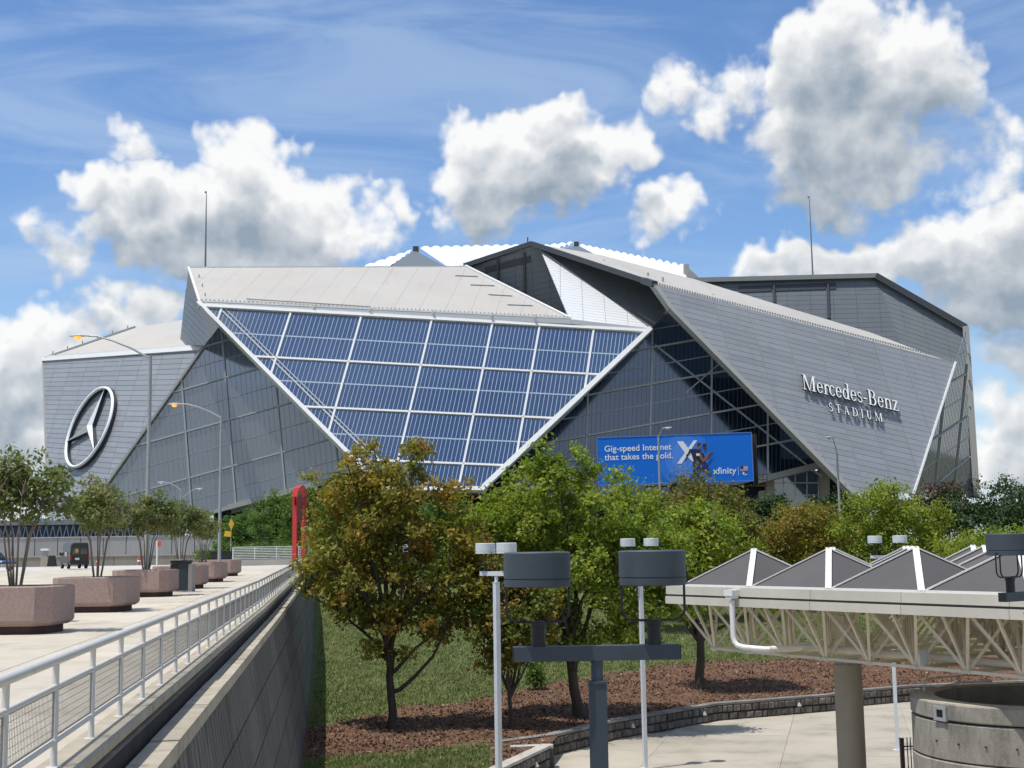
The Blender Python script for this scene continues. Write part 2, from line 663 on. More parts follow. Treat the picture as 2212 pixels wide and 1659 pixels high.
# mulch: a band along the wall; back edge and front edge read off the photograph
_mb = [atz(u, v, z) for u, v, z in ((640, 1580, .75), (761, 1556, .8), (850, 1535, .85), (1020, 1515, .95), (1100, 1496, 1.0), (1311, 1455, 1.2), (1400, 1440, 1.3),
                                    (1568, 1422, 1.5), (1800, 1405, 1.8), (2200, 1390, 2.0))]
_mf = [atz(u, v, .72) for u, v in ((600, 1645), (762, 1633), (900, 1622), (1062, 1611), (1130, 1625))]


def interp(pts, x):
    if x <= pts[0].x:
        return pts[0].y
    for a, b in zip(pts, pts[1:]):
        if a.x <= x <= b.x:
            return a.y + (x - a.x) / (b.x - a.x) * (b.y - a.y)
    return pts[-1].y


def mulch_d(x, y):
    """signed distance-like value, above zero inside the mulch"""
    b = interp(_mb, x) - y
    f = y - interp(_mf, x) if x < _mf[-2].x else 9
    return min(b, f, 4.0)


def build_ground():
    # one far sheet to the horizon, level with the street
    b = MB()
    b.poly([(-4000, 150, 5.4), (4000, 150, 5.4), (4000, 5000, 5.4), (-4000, 5000, 5.4)])
    b.poly([(-4000, -600, -.06), (4000, -600, -.06), (4000, 150, -.06), (-4000, 150, -.06)])
    b.build('ground', M_DIRT, kind='structure')
    # planted bank
    rng = random.Random(4)
    xs = list(np.arange(-22, 34, .55)) + list(np.arange(34, 120, 4.0))
    ts = list(np.linspace(0, 1, 74))
    vs, at_, fs = [], [], []
    for x in xs:
        y0 = wall_y(x) + .12
        for t in ts:
            y = y0 + (165 - y0) * t ** 1.7
            dd = min(1.0, (y - y0) / 7.0)
            z = .735 + (bank_z(x, y) - .735) * dd * dd * (3 - 2 * dd) + (rng.uniform(-.02, .03) if y < 110 else rng.uniform(-.12, .12))
            if x > 30:
                z += min((x - 30) * .06, 3)
            lim = -(1.3) if False else None
            vs.append((x, y, z))
            at_.append(mulch_d(x, y))
    n = len(ts)
    for i in range(len(xs) - 1):
        for j in range(n - 1):
            # leave out what would stand on the deck side of the retaining wall
            c = Vector(vs[i * n + j])
            if c.dot(RD) < -3.2:
                continue
            fs.append((i * n + j, i * n + n + j, i * n + n + j + 1, i * n + j + 1))
    me = bpy.data.meshes.new('lawn')
    me.from_pydata(vs, [], fs)
    a = me.attributes.new('mulch', 'FLOAT', 'POINT')
    a.data.foreach_set('value', at_)
    me.polygons.foreach_set('use_smooth', [True] * len(fs))
    m = bpy.data.materials.new('lawn and mulch')
    m.use_nodes = True
    t = m.node_tree
    t.nodes.clear()
    k = NT(t)
    out = k.n('ShaderNodeOutputMaterial')
    pb = k.n('ShaderNodeBsdfPrincipled')
    pb.inputs['Roughness'].default_value = .95
    pb.inputs['Specular IOR Level'].default_value = .1
    k.put(out.inputs[0], pb.outputs[0])
    at2 = k.n('ShaderNodeAttribute')
    at2.attribute_name = 'mulch'
    geo = k.n('ShaderNodeNewGeometry')
    P = geo.outputs['Position']
    n1 = k.noise(P, .35, 5, .6).outputs['Fac']
    n2 = k.noise(P, 7.0, 4, .7).outputs['Fac']
    n3 = k.noise(k.v('MULTIPLY', P, (1, .35, 1)), 1.3, 5, .65).outputs['Fac']
    grass = k.mix(k.mr(n1, .35, .65), (.12, .155, .055, 1), (.165, .185, .075, 1))
    grass = k.mix(k.mr(n3, .5, .78, 0, .7), grass, (.25, .235, .12, 1))
    grass = k.mix(k.mr(n2, .3, .75, 0, .55), grass, (.06, .09, .028, 1))
    mul = k.mix(k.mr(n2, .32, .68), (.08, .044, .03, 1), (.26, .155, .10, 1))
    mul = k.mix(k.mr(n3, .45, .75, 0, .75), mul, (.13, .075, .048, 1))
    edge = k.m('ADD', at2.outputs['Fac'], k.m('MULTIPLY_ADD', n1, 7.0, -3.5))
    edge = k.m('ADD', edge, k.m('MULTIPLY_ADD', n2, 1.4, -.7))
    k.put(pb.inputs['Base Color'], k.mix(k.mr(edge, -.15, .15), grass, mul))
    bp = k.n('ShaderNodeBump')
    bp.inputs['Strength'].default_value = .9
    bp.inputs['Distance'].default_value = .12
    k.put(bp.inputs['Height'], k.noise(P, 9.0, 5, .75).outputs['Fac'])
    k.put(pb.inputs['Normal'], bp.outputs[0])
    me.materials.append(m)
    place(bpy.data.objects.new('lawn', me), None, 'structure')

    # plaza: a bed with paving slabs laid on it
    b = MB()
    b.poly([(-12, -8, -.03), (60, -8, -.03), (60, 85, -.03), (-12, 85, -.03)])
    plaza = b.build('plaza', M_KERB, kind='structure')
    sx, sy = 5.0, 5.0
    sb = MB().box((0, 0, -.06), (sx - .014, sy - .014, .12))
    sme = sb.mesh('paving_slab', M_PLAZA)
    rot = Matrix.Rotation(R(-14), 4, 'Z')
    cnt = 0
    for i in range(-4, 10):
        for j in range(5, 17):
            c = rot @ Vector((i * sx, j * sy, 0))
            if c.x < -1.5 or c.x > 32 or c.y < 33 or c.y > wall_y(c.x) + 3.2 or abs(c.x) > c.y * .47 + 4:
                continue
            inst('paving_slab', sme, Matrix.Translation((c.x, c.y, rng.uniform(-.004, .004))) @ rot, plaza)
            cnt += 1
    return plaza


def build_deck():
    T0, T1 = -6.0, 133.0
    b = MB()

    def strip(r0, r1, dz, t0=T0, t1=T1):
        ts = [t0, 45.0, t1] if t0 < 45 < t1 else [t0, t1]
        for a, c in zip(ts, ts[1:]):
            b.poly([rail_pt(a, r0, deckz(a) + dz), rail_pt(a, r1, deckz(a) + dz), rail_pt(c, r1, deckz(c) + dz), rail_pt(c, r0, deckz(c) + dz)])
    # base under the slabs, and the far street surface
    strip(-34, -2.2, -.13)
    deck = b.build('deck', M_KERB, kind='structure')
    b = MB()
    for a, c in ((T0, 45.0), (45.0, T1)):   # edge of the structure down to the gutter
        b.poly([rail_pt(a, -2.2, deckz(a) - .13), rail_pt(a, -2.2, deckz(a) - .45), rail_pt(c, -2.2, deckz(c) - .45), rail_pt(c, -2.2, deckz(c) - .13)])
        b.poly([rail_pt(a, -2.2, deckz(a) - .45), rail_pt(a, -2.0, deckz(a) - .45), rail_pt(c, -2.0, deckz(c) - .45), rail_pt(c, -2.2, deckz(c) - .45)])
    b.build('gutter', mat('shaded grimy gutter concrete', (.014, .013, .011), .97, col2=(.04, .036, .03), scale=2.5, stretch=(1, 1, .3)), deck)  # deck edge and gutter: channel shadow and grime both put into the colour
    L, Wd = 4.5, 2.9
    sme = MB().box((0, 0, -.06), (Wd - .02, L - .02, .12)).mesh('deck_slab', M_DECK)
    t = -2.0
    while t < 130:
        for i in range(10):
            r = -2.6 - Wd / 2 - i * Wd
            tc = t + L / 2
            p0, p1 = rail_pt(t, r, deckz(t)), rail_pt(t + L, r, deckz(t + L))
            y = (p1 - p0).normalized()
            x = RD.copy()
            c = (p0 + p1) / 2
            # only where the camera's neighbourhood can see it
            if c.x < -c.y * .50 - 6:
                continue
            inst('deck_slab', sme, frame(c, x, y, x.cross(y)), deck)
        t += L
    # kerb under the railing, in lengths
    kme = MB().box((0, 0, -.03), (.398, 3.64, .09)).mesh('kerb_stone', M_KERB)
    t = -4
    while t < T1 - 3.6:
        p0, p1 = rail_pt(t, -2.4, deckz(t) + .03), rail_pt(t + 3.66, -2.4, deckz(t + 3.66) + .03)
        y = (p1 - p0).normalized()
        inst('kerb_stone', kme, frame((p0 + p1) / 2, RD, y, RD.cross(y)), deck)
        t += 3.66
    # street behind the planters
    b = MB()
    ps = [rail_pt(-6, -34, 6.08), rail_pt(45, -34, 6.08), rail_pt(45, -31.5, 6.08)]
    b.poly([rail_pt(-6, -70, 6.08), rail_pt(-6, -31.7, 6.08), rail_pt(45, -31.7, 6.08), rail_pt(45, -70, 6.08)])
    b.poly([rail_pt(45, -120, 6.08), rail_pt(45, -31.7, 6.08), rail_pt(133, -31.7, deckz(133) - .02), rail_pt(133, -120, deckz(133) - .02)])
    b.poly([rail_pt(133, -120, deckz(133) - .02), rail_pt(133, -2.0, deckz(133) - .02), rail_pt(230, -2.0, 6.75), rail_pt(230, -120, 6.75)])
    b.build('street', M_ROAD, kind='structure')

    # retaining wall under the deck edge
    wall = thing('retaining_wall', 'tall ribbed grey concrete retaining wall dropping from the deck edge to the lawn', 'wall', rail_pt(40, -1.9, 0))
    zt = -2.38
    top_r, bot_r = -1.86, -.98
    cme = MB().box((0, 0, -.1), (.34, 3.63, .2)).mesh('coping_stone', M_COPING)
    t = -2.0
    n = 0
    rows = 6
    rh = 5.66 / rows
    prof = []
    ribs = 9
    PL = 3.64
    b = MB()
    pw = PL / ribs
    # ribbed panel: x outward, y along, z up; front profile extruded in z
    pts = []
    for i in range(ribs):
        y0 = -PL / 2 + i * pw
        pts += [(0.0, y0 + .02), (0.045, y0 + .05), (0.045, y0 + pw - .05), (0.0, y0 + pw - .02)]
    pts2 = [(-.15, PL / 2 - .02), (-.15, -PL / 2 + .02)]
    allp = pts + pts2
    b.prism([(x, y, .015) for x, y in allp], (0, 0, rh - .03))
    pme = b.mesh('wall_panel', M_WALLC)
    lean = math.atan2(bot_r - top_r, 5.66)
    zax = Vector((-RD.x * math.sin(lean), -RD.y * math.sin(lean), math.cos(lean)))
    xax = Vector((RD.x * math.cos(lean), RD.y * math.cos(lean), math.sin(lean)))
    b = MB()
    while t < T1 - 3.6:
        dz = deckz(t + 1.8) - 6.1
        inst('coping_stone', cme, frame(rail_pt(t + 1.83, -1.97, 5.8 + dz + random.Random(n).uniform(-.012, .012)), RD, TD, Vector((0, 0, 1))), wall)
        for k in range(rows):
            f = k / rows
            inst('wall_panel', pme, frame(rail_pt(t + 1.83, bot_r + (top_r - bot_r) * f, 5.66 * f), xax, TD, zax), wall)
        t += 3.66
        n += 1
    # backing and filler strip under the coping, so that joints read as dark gaps
    a, c = -2.0, T1
    o = Vector((0, 0, 0))
    b.add([rail_pt(a, bot_r - .12, -.05), rail_pt(a, top_r - .12, 5.72), rail_pt(c, top_r - .12, 6.2), rail_pt(c, bot_r - .12, -.05),
           rail_pt(a, bot_r - .6, -.05), rail_pt(a, -2.19, 5.6), rail_pt(c, -2.19, 6.1), rail_pt(c, bot_r - .6, -.05)],
          [(0, 1, 2, 3), (7, 6, 5, 4), (3, 2, 6, 7), (0, 4, 5, 1)])
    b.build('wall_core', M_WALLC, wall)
    return wall


build_ground()
build_deck()


# ------------------------------------------------------------------ stadium
M_PANEL = mat('silver facade panel', (.31, .325, .345), .42, .15, col2=(.285, .30, .32), scale=.05, per_piece=.07, dirt=(.25, .26, .275), dscale=.35, dstretch=(1, 1, .12), dlo=.5, dhi=.85)
M_SLATE = mat('slate facade panel', (.155, .175, .19), .5, .1, col2=(.135, .152, .168), scale=.2, per_piece=.06)
M_WHITEP = mat('white facade panel', (.66, .675, .69), .4, .1, per_piece=.05)
M_ROOF = mat('pale roof membrane', (.46, .44, .405), .6, col2=(.42, .40, .365), scale=.06, dirt=(.37, .345, .31), dscale=.12, dstretch=(3, .4, 1), dlo=.55, dhi=.85)
M_TRIM = mat('white steel trim', (.72, .725, .72), .45)
M_TRIMG = mat('grey steel trim', (.33, .33, .31), .55)
M_DARKST = mat('dark steel edge', (.05, .055, .062), .5)
M_GROOVE = mat('joint backing', (.17, .175, .18), .7)
M_ETFE = mat('white roof cushions', (.80, .81, .82), .45)
M_CONC = mat('pale structural concrete', (.40, .38, .34), .85, col2=(.33, .31, .28), scale=.3)
M_INT = mat('interior steel', (.42, .46, .52), .6)
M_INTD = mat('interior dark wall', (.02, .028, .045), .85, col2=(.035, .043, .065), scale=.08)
M_GLB = glass_mat('blue facade glass', (.45, .56, .75), .22, refl=.5, body=(.02, .055, .13), mirror=(.44, .48, .50), share=.74)
M_GLG = glass_mat('grey facade glass', (.6, .62, .65), .2, refl=.3, body=(.13, .145, .17), mirror=(.42, .45, .48), share=.55)
M_GLN = glass_mat('dark facade glass', (.45, .52, .60), .2, refl=.3, body=(.012, .026, .06), mirror=(.17, .21, .28), share=.8)


class Plane:
    def __init__(s, a, b, c, flip=False):
        s.o = Vector(a)
        s.n = (Vector(b) - a).cross(Vector(c) - a).normalized()
        if (s.n.dot(EYE - s.o) < 0) != flip:
            s.n = -s.n

    def at(s, u, v):
        d = ray(u, v)
        return EYE + d * ((s.o - EYE).dot(s.n) / d.dot(s.n))


def clip_poly(P, Q):
    """clip 2-D polygon P by convex 2-D polygon Q (anticlockwise)"""
    out = P
    for i in range(len(Q)):
        a, b = Q[i], Q[(i + 1) % len(Q)]
        ex, ey = b[0] - a[0], b[1] - a[1]
        inp, out = out, []
        for j in range(len(inp)):
            p, q = inp[j], inp[(j + 1) % len(inp)]
            dp = ex * (p[1] - a[1]) - ey * (p[0] - a[0])
            dq = ex * (q[1] - a[1]) - ey * (q[0] - a[0])
            if dp >= 0:
                out.append(p)
            if (dp >= 0) != (dq >= 0):
                t = dp / (dp - dq)
                out.append((p[0] + (q[0] - p[0]) * t, p[1] + (q[1] - p[1]) * t))
        if not out:
            return []
    return out


def area2(P):
    return .5 * sum(P[i][0] * P[(i + 1) % len(P)][1] - P[(i + 1) % len(P)][0] * P[i][1] for i in range(len(P)))


class Facet:
    """a flat face of the building with its own two grid directions"""
    def __init__(s, plane, poly_px, u_dir, v_dir):
        s.pl = plane
        s.poly = [plane.at(*p) for p in poly_px]
        s.o = s.poly[0]
        s.U = (plane.at(*u_dir[1]) - plane.at(*u_dir[0])).normalized()
        s.V = (plane.at(*v_dir[1]) - plane.at(*v_dir[0])).normalized()
        g = s.U.dot(s.V)
        s.g = g
        s.p2 = [s.to2(p) for p in s.poly]
        if area2(s.p2) < 0:
            s.p2r = s.p2[::-1]
        else:
            s.p2r = s.p2

    def to2(s, p):
        d = p - s.o
        a, b = d.dot(s.U), d.dot(s.V)
        det = 1 - s.g * s.g
        return ((a - s.g * b) / det, (b - s.g * a) / det)

    def to3(s, q, h=0.0):
        return s.o + s.U * q[0] + s.V * q[1] + s.pl.n * h

    def rng(s):
        us, vs = [p[0] for p in s.p2], [p[1] for p in s.p2]
        return min(us), max(us), min(vs), max(vs)

    def cells(s, us, vs, gap):
        res = []
        for a, b in zip(us, us[1:]):
            for c, d in zip(vs, vs[1:]):
                q = [(a + gap, c + gap), (b - gap, c + gap), (b - gap, d - gap), (a + gap, d - gap)]
                if area2(q) < 0:
                    q = q[::-1]
                r = clip_poly(q, s.p2r)
                if len(r) >= 3 and abs(area2(r)) > .15:
                    res.append(r)
        return res

    def line(s, a, b):
        """the part of the segment a-b (2-D) inside the facet"""
        t0, t1 = 0.0, 1.0
        Q = s.p2r
        for i in range(len(Q)):
            p, q = Q[i], Q[(i + 1) % len(Q)]
            ex, ey = q[0] - p[0], q[1] - p[1]
            da = ex * (a[1] - p[1]) - ey * (a[0] - p[0])
            db = ex * (b[1] - p[1]) - ey * (b[0] - p[0])
            if da < 0 and db < 0:
                return None
            if (da < 0) != (db < 0):
                t = da / (da - db)
                if da < 0:
                    t0 = max(t0, t)
                else:
                    t1 = min(t1, t)
        if t1 - t0 < 1e-4:
            return None
        f = lambda t: (a[0] + (b[0] - a[0]) * t, a[1] + (b[1] - a[1]) * t)
        return f(t0), f(t1)


PIECES = {}


def pieces(kind, facet, polys, lo, hi, m, group_name):
    for r in polys:
        PIECES.setdefault(kind, []).append((abs(area2(r)), facet, r, lo, hi, m, group_name))


def flush_pieces(kind, stuff_name, parent, limit=295):
    L = sorted(PIECES.pop(kind), key=lambda x: -x[0])
    rest = {}
    for i, (ar, fc, r, lo, hi, m, gn) in enumerate(L):
        if i < limit:
            MB().prism([fc.to3(q, lo) for q in r], fc.pl.n * (hi - lo)).build(kind, m, parent)
        else:
            rest.setdefault(gn, (MB(), m))[0].prism([fc.to3(q, lo) for q in r], fc.pl.n * (hi - lo))
    allm, b = [], MB()
    for gn, (mb, m) in rest.items():
        b.add(mb.v, mb.f, len(allm))
        allm.append(m)
    if allm:
        b.build(stuff_name, allm, parent, 'stuff')


def scallop(b, a0, a1, b0, b1, n, h, up=Vector((0, 0, 1)), sub=6):
    """cushioned roof surface between edges a0-a1 and b0-b1 with n bulges along them"""
    N = n * sub
    vs, fs = [], []
    rows = 4
    for i in range(N + 1):
        s = i / N
        z = h * abs(math.sin(math.pi * n * s)) ** .8
        p, q = a0.lerp(a1, s), b0.lerp(b1, s)
        for j in range(rows + 1):
            t = j / rows
            vs.append(p.lerp(q, t) + up * z)
    for i in range(N):
        for j in range(rows):
            k = i * (rows + 1) + j
            fs.append((k, k + 1, k + rows + 2, k + rows + 1))
    b.add(vs, fs, 0, True)


def build_stadium():
    st = thing('stadium', 'huge angular stadium with blue glass front, silver facets and a white cushioned roof', 'stadium', (0, 330, 6.3))

    # ---- key corners
    A = at(432, 660, 302)
    B = at(1400, 716, 322)
    D = at(828, 1056, 289)
    pl_main = Plane(A, B, D)
    MAIN = [(432, 660), (828, 1056), (1040, 1056), (1400, 716)]
    f = Facet(pl_main, MAIN, ((470, 668), (1395, 722)), ((897, 680), (804, 1050)))
    u0, u1, v0, v1 = f.rng()

    # main glass: bays read from the photograph along the top edge
    def bays(fc, px_list):
        return sorted(fc.to2(fc.pl.at(*p))[0] for p in px_list)

    def levels(fc, px_list):
        return sorted(fc.to2(fc.pl.at(*p))[1] for p in px_list)
    tops = [(480, 664), (628, 676), (780, 684), (932, 693), (1063, 700), (1165, 706), (1282, 711)]
    us = [u0 - 1] + bays(f, tops) + [u1 + 1]
    vs = [v0 - 1] + levels(f, [(777, 735), (772, 783), (757, 830), (748, 884), (735, 938), (722, 992)]) + [v1 + 1]

    def glazed(fc, us, vs, fins, gm, fin_m, bar_m, major_v, wmaj, wmin, finw, gname, min_m, tiny=.02, find=.06):
        """panes between fins, fins, and main bars; minor bars stand behind the glass"""
        fu = []
        for a, b, n in zip(us, us[1:], fins):
            fu += list(np.linspace(a, b, n + 1))[:-1]
        fu.append(us[-1])
        pieces('glass_pane', fc, fc.cells(fu, vs, tiny), -.04, .04, gm, gname)
        b = MB()
        for x in fu:
            l = fc.line((x, vs[0] - 50), (x, vs[-1] + 50)) if vs[0] < vs[-1] else None
            if l:
                b.bar(fc.to3(l[0], .04 + find / 2), fc.to3(l[1], .04 + find / 2), finw, find, fc.pl.n)
        b.build('glazing_fins', fin_m, st, 'stuff')
        for x in us[1:-1]:
            l = fc.line((x, vs[0] - 50), (x, vs[-1] + 50))
            if l:
                MB().bar(fc.to3(l[0], .2), fc.to3(l[1], .2), wmaj, .5, fc.pl.n).build('mullion', bar_m, st)
        for i, y in enumerate(vs[1:-1]):
            l = fc.line((us[0] - 50, y), (us[-1] + 50, y))
            if l:
                if i in major_v:
                    MB().bar(fc.to3(l[0], .2), fc.to3(l[1], .2), wmaj, .5, fc.pl.n).build('transom', bar_m, st)
                else:
                    MB().bar(fc.to3(l[0], .06), fc.to3(l[1], .06), wmin, .12, fc.pl.n).build('minor_transom', min_m, st)

    nf = []
    for a, b in zip(us, us[1:]):
        nf.append(max(1, int(round((b - a) / 1.02))))
    glazed(f, us, vs, nf, M_GLB, mat('glazing fin', (.36, .43, .54), .5), M_TRIM, (1, 3, 5), .48, .34, .115, 'main', mat('blue grey transom', (.34, .42, .54), .5), find=.14)
    # frame of the main glass
    for p, q, w, h in (((428, 655), (770, 1000), .95, 1.6), ((770, 1000), (830, 1060), .95, 1.6), ((1404, 712), (1038, 1060), 1.2, 1.7), ((826, 1058), (1042, 1058), 1.0, 1.4),
                       ((434, 662), (1400, 717), .8, 1.2)):
        MB().bar(pl_main.at(*p) + pl_main.n * .1, pl_main.at(*q) + pl_main.n * .1, w, h, pl_main.n).build('edge_beam', M_TRIM, st)
    # brace lines seen through the glass near the left edge
    for p, q, d, w in (((475, 668), (800, 985), .1, .35), ((482, 664), (833, 1006), .04, .22)):
        a, b = pl_main.at(*p), pl_main.at(*q)
        MB().bar(a + pl_main.n * d, b + pl_main.n * d, w, .5, pl_main.n).build('brace', M_INT, st)
    MB().bar(pl_main.at(482, 664) - pl_main.n * .5, pl_main.at(483, 690) - pl_main.n * .5, .5, .5).build('brace', M_INT, st)

    # ---- left grey glass, set back behind the main frame
    E1 = at(476, 706, 304)
    pl_lg = Plane(E1, at(828, 1058, 297), at(225, 1055, 306))
    LG = [(473, 706), (225, 1056), (260, 1130), (500, 1093), (660, 1048), (828, 1040), (800, 1030)]
    LG = [(473, 704), (160, 1150), (330, 1142), (500, 1094), (790, 1010)]
    f = Facet(pl_lg, LG, ((545, 962), (955, 848)), ((628, 850), (660, 1200)))
    u0, u1, v0, v1 = f.rng()
    us = [u0 - 1] + bays(f, [(400, 905), (482, 745), (601, 880), (730, 1005)]) + [u1 + 1]
    vs = [v0 - 1] + levels(f, [(482, 738), (487, 776), (492, 815), (498, 860), (503, 905), (508, 955), (513, 1004), (518, 1052)]) + [v1 + 1]
    nf = [max(1, int(round((b - a) / 1.25))) for a, b in zip(us, us[1:])]
    glazed(f, us, vs, nf, M_GLG, mat('grey glazing fin', (.28, .31, .34), .6), mat('grey glazing bar', (.36, .39, .41), .55), (0, 2, 4, 6), .34, .18, .06, 'left', mat('faint grey transom', (.26, .28, .30), .5))
    MB().bar(pl_lg.at(473, 704) + pl_lg.n * .3, pl_lg.at(160, 1150) + pl_lg.n * .3, .5, .9, pl_lg.n).build('edge_beam', M_TRIMG, st)
    MB().bar(pl_lg.at(495, 1096) + pl_lg.n * .2, pl_lg.at(705, 1041) + pl_lg.n * .2, 1.2, 1.2, pl_lg.n).build('edge_beam', M_TRIMG, st)
    MB().bar(pl_lg.at(330, 1142) + pl_lg.n * .2, pl_lg.at(500, 1096) + pl_lg.n * .2, .8, 1.0, pl_lg.n).build('edge_beam', M_TRIMG, st)

    # ---- left silver wall carrying the emblem
    n = Vector((-.68, -.65, .30)).normalized()
    o = at(202, 927, 338)
    pl_lw = Plane(o, o + n.orthogonal(), o + n.cross(n.orthogonal()))
    LW = [(94, 778), (108, 1200), (165, 1200), (446, 751)]
    f = Facet(pl_lw, LW, ((94, 800), (420, 788)), ((330, 790), (255, 1050)))
    u0, u1, v0, v1 = f.rng()
    us = list(np.linspace(u0 - .5, u1 + .5, 10))
    vs = list(np.arange(v0 - .2, v1 + 1.4, 1.42))
    MB().poly([f.to3(q, -.02) for q in f.p2]).build('facade_backing', M_GROOVE, st)
    pieces('facade_panel', f, f.cells(us, vs, .05), 0, .12, M_PANEL, 'lw')
    MB().bar(pl_lw.at(94, 778) + n * .1, pl_lw.at(441, 753) + n * .1, 1.0, 1.0, n).build('edge_beam', M_TRIM, st)
    MB().bar(pl_lw.at(94, 776) + n * .1, pl_lw.at(108, 1200) + n * .1, .5, .6, n).build('edge_beam', M_TRIMG, st)

    # roof behind the left wall
    L0, L1 = pl_lw.at(98, 774), pl_lw.at(440, 750)
    b = MB()
    r1, r2 = at(292, 708, 372), at(400, 690, 372)
    b.poly([L0, L1, at(440, 745, 318), r2, r1])
    b.build('roof', M_ROOF, st)
    MB().bar(L0 + Vector((0, 0, .3)), r1 + Vector((0, 0, .3)), .35, .5).build('roof_edge', M_TRIMG, st)
    rb = MB()
    for i in range(6):
        p = L0.lerp(r1, (i + .5) / 6)
        rb.box(p + Vector((0, 0, .8)), (.25, .25, 1.2))
    rb.build('roof_bracket', M_TRIMG, st)
    MB().bar(L0 + Vector((0, .5, .55)), L1 + Vector((0, .5, .55)), .8, .55).build('roof_edge', M_TRIM, st)

    # slate return wall at the prow
    P0, P1, P2, P3 = at(407, 579, 326), at(431, 657, 302.6), at(472, 706, 304.6), at(389, 744, 330)
    P4 = at(440, 745, 312)
    pl_ps = Plane(P0, P1, P3)
    f = Facet(pl_ps, [(407, 579), (389, 744), (442, 746), (473, 705), (431, 657)], ((400, 640), (430, 668)), ((407, 590), (396, 740)))
    u0, u1, v0, v1 = f.rng()
    MB().poly([f.to3(q, -.03) for q in f.p2]).build('facade_backing', M_GROOVE, st)
    pieces('facade_panel', f, f.cells(list(np.linspace(u0 - .1, u1 + .1, 4)), list(np.arange(v0 - .1, v1 + 1.5, 1.5)), .05), 0, .1, M_SLATE, 'ps')
    MB().bar(at(388, 748, 329.5), at(441, 749, 309.5), .6, .6).build('roof_edge', M_TRIM, st)

    # ---- main roof slope
    RA, RB, RC, RD_ = P0, at(1005, 577, 342), at(1231, 691, 330), at(1402, 711, 323)
    pl_mr = Plane(at(431, 655, 302.5), RA, pl_main.at(1231, 691) + Vector((0, -.5, 0)))
    ROOF = [(407, 579), (431, 655), (1231, 691), (1005, 577)]
    f = Facet(pl_mr, ROOF, ((440, 650), (1225, 688)), ((830, 580), (770, 665)))
    u0, u1, v0, v1 = f.rng()
    MB().poly([f.to3(q, -.03) for q in f.p2]).build('facade_backing', M_TRIMG, st)
    pieces('roof_panel', f, f.cells(list(np.linspace(u0 - .1, u1 + .1, 17)), [v0 - 1, v1 + 1], .02), 0, .1, M_ROOF, 'mr')
    e0, e1 = pl_mr.at(431, 653), pl_mr.at(1231, 690)
    nrm = pl_mr.n
    # eave: white band with a slot shadow and a row of small brackets
    MB().bar(e0 + Vector((0, -.6, -.75)), e1 + Vector((0, -.6, -.75)), 1.2, 1.15).build('eave_band', M_TRIM, st)
    MB().bar(e0 + Vector((0, -.2, .25)), e1 + Vector((0, -.2, .25)), .9, .35).build('eave_band', M_TRIM, st)
    b = MB()
    for i in range(90):
        b.box(e0.lerp(e1, (i + .5) / 90) + Vector((0, -.15, .6)), (.3, .3, .45))
    b.build('snow_guards', M_TRIMG, st, 'stuff')
    for s in (.30, .45, .62, .78, .9):
        MB().box(e0.lerp(e1, s) + Vector((0, -1.2, .05)), (.5, .9, .8)).build('eave_bracket', M_TRIM, st)
    MB().bar(pl_mr.at(532, 650) + nrm * .5, pl_mr.at(800, 667) + nrm * .5, .25, .25).build('roof_pipe', M_TRIMG, st)
    e2 = pl_main.at(1402, 712) + Vector((0, 0, .3))
    MB().bar(e1 + Vector((0, -.6, -.75)), e2 + Vector((0, .2, -.5)), 1.2, 1.1).build('eave_band', M_TRIM, st)
    MB().bar(RA + Vector((0, 0, .1)), pl_mr.at(1005, 577) + Vector((0, 0, .1)), .5, .4).build('roof_edge', M_TRIM, st)
    MB().bar(RA + nrm * .1, e0 + nrm * .1, .5, .6, nrm).build('roof_edge', M_TRIM, st)
    MB().bar(pl_mr.at(1005, 577) + nrm * .2, pl_mr.at(1231, 690) + nrm * .2, .7, .9, nrm).build('roof_edge', M_TRIM, st)
    for (p, q) in (((983, 597), (1032, 599)), ((1016, 617), (1068, 619)), ((1055, 638), (1106, 641)), ((1096, 660), (1150, 662))):
        MB().bar(pl_mr.at(*p) + nrm * .25, pl_mr.at(*q) + nrm * .25, .22, .25, nrm).build('roof_rail', M_TRIMG, st)
    b = MB()
    for (u, v) in ((430, 600), (437, 620), (443, 640)):
        b.box(pl_mr.at(u, v) + nrm * .4, (.25, .25, .9))
    b.build('roof_vents', M_TRIMG, st, 'stuff')

    # ---- centre: slate facet, white facet, slate soffit facet under the right roof
    TOP = at(1150, 527, 353)
    C0, C1, C2, C3 = at(1005, 577, 358), at(1166, 537, 352), at(1229, 690, 355), at(1404, 710, 323.4)
    HC = at(1412, 615, 318)
    AP = at(1447, 670, 333)
    pl_c1 = Plane(C0, C1, C2)
    f = Facet(pl_c1, [(1005, 577), (1229, 690), (1166, 537), (1150, 528)], ((1060, 590), (1180, 566)), ((1085, 560), (1090, 640)))
    u0, u1, v0, v1 = f.rng()
    MB().poly([f.to3(q, -.03) for q in f.p2]).build('facade_backing', M_GROOVE, st)
    pieces('facade_panel', f, f.cells(list(np.linspace(u0 - .1, u1 + .1, 7)), list(np.arange(v0 - .1, v1 + 1.6, 1.6)), .05), 0, .1, M_SLATE, 'c1')
    for p, q in (((1076, 553), (1078, 614)), ((1133, 545), (1135, 646))):
        MB().bar(pl_c1.at(*p) + pl_c1.n * .5, pl_c1.at(*q) + pl_c1.n * .5, .55, .6, pl_c1.n).build('downpipe', M_DARKST, st)
    lv = MB()
    for p, q in (((1048, 578), (1072, 572)), ((1080, 570), (1130, 558)), ((1137, 556), (1146, 554))):
        for k in range(6):
            d = k * 2.3
            lv.bar(pl_c1.at(p[0], p[1] + d) + pl_c1.n * .25, pl_c1.at(q[0], q[1] + d) + pl_c1.n * .25, .3, .2, pl_c1.n)
    lv.build('louvre_vents', M_DARKST, st, 'stuff')
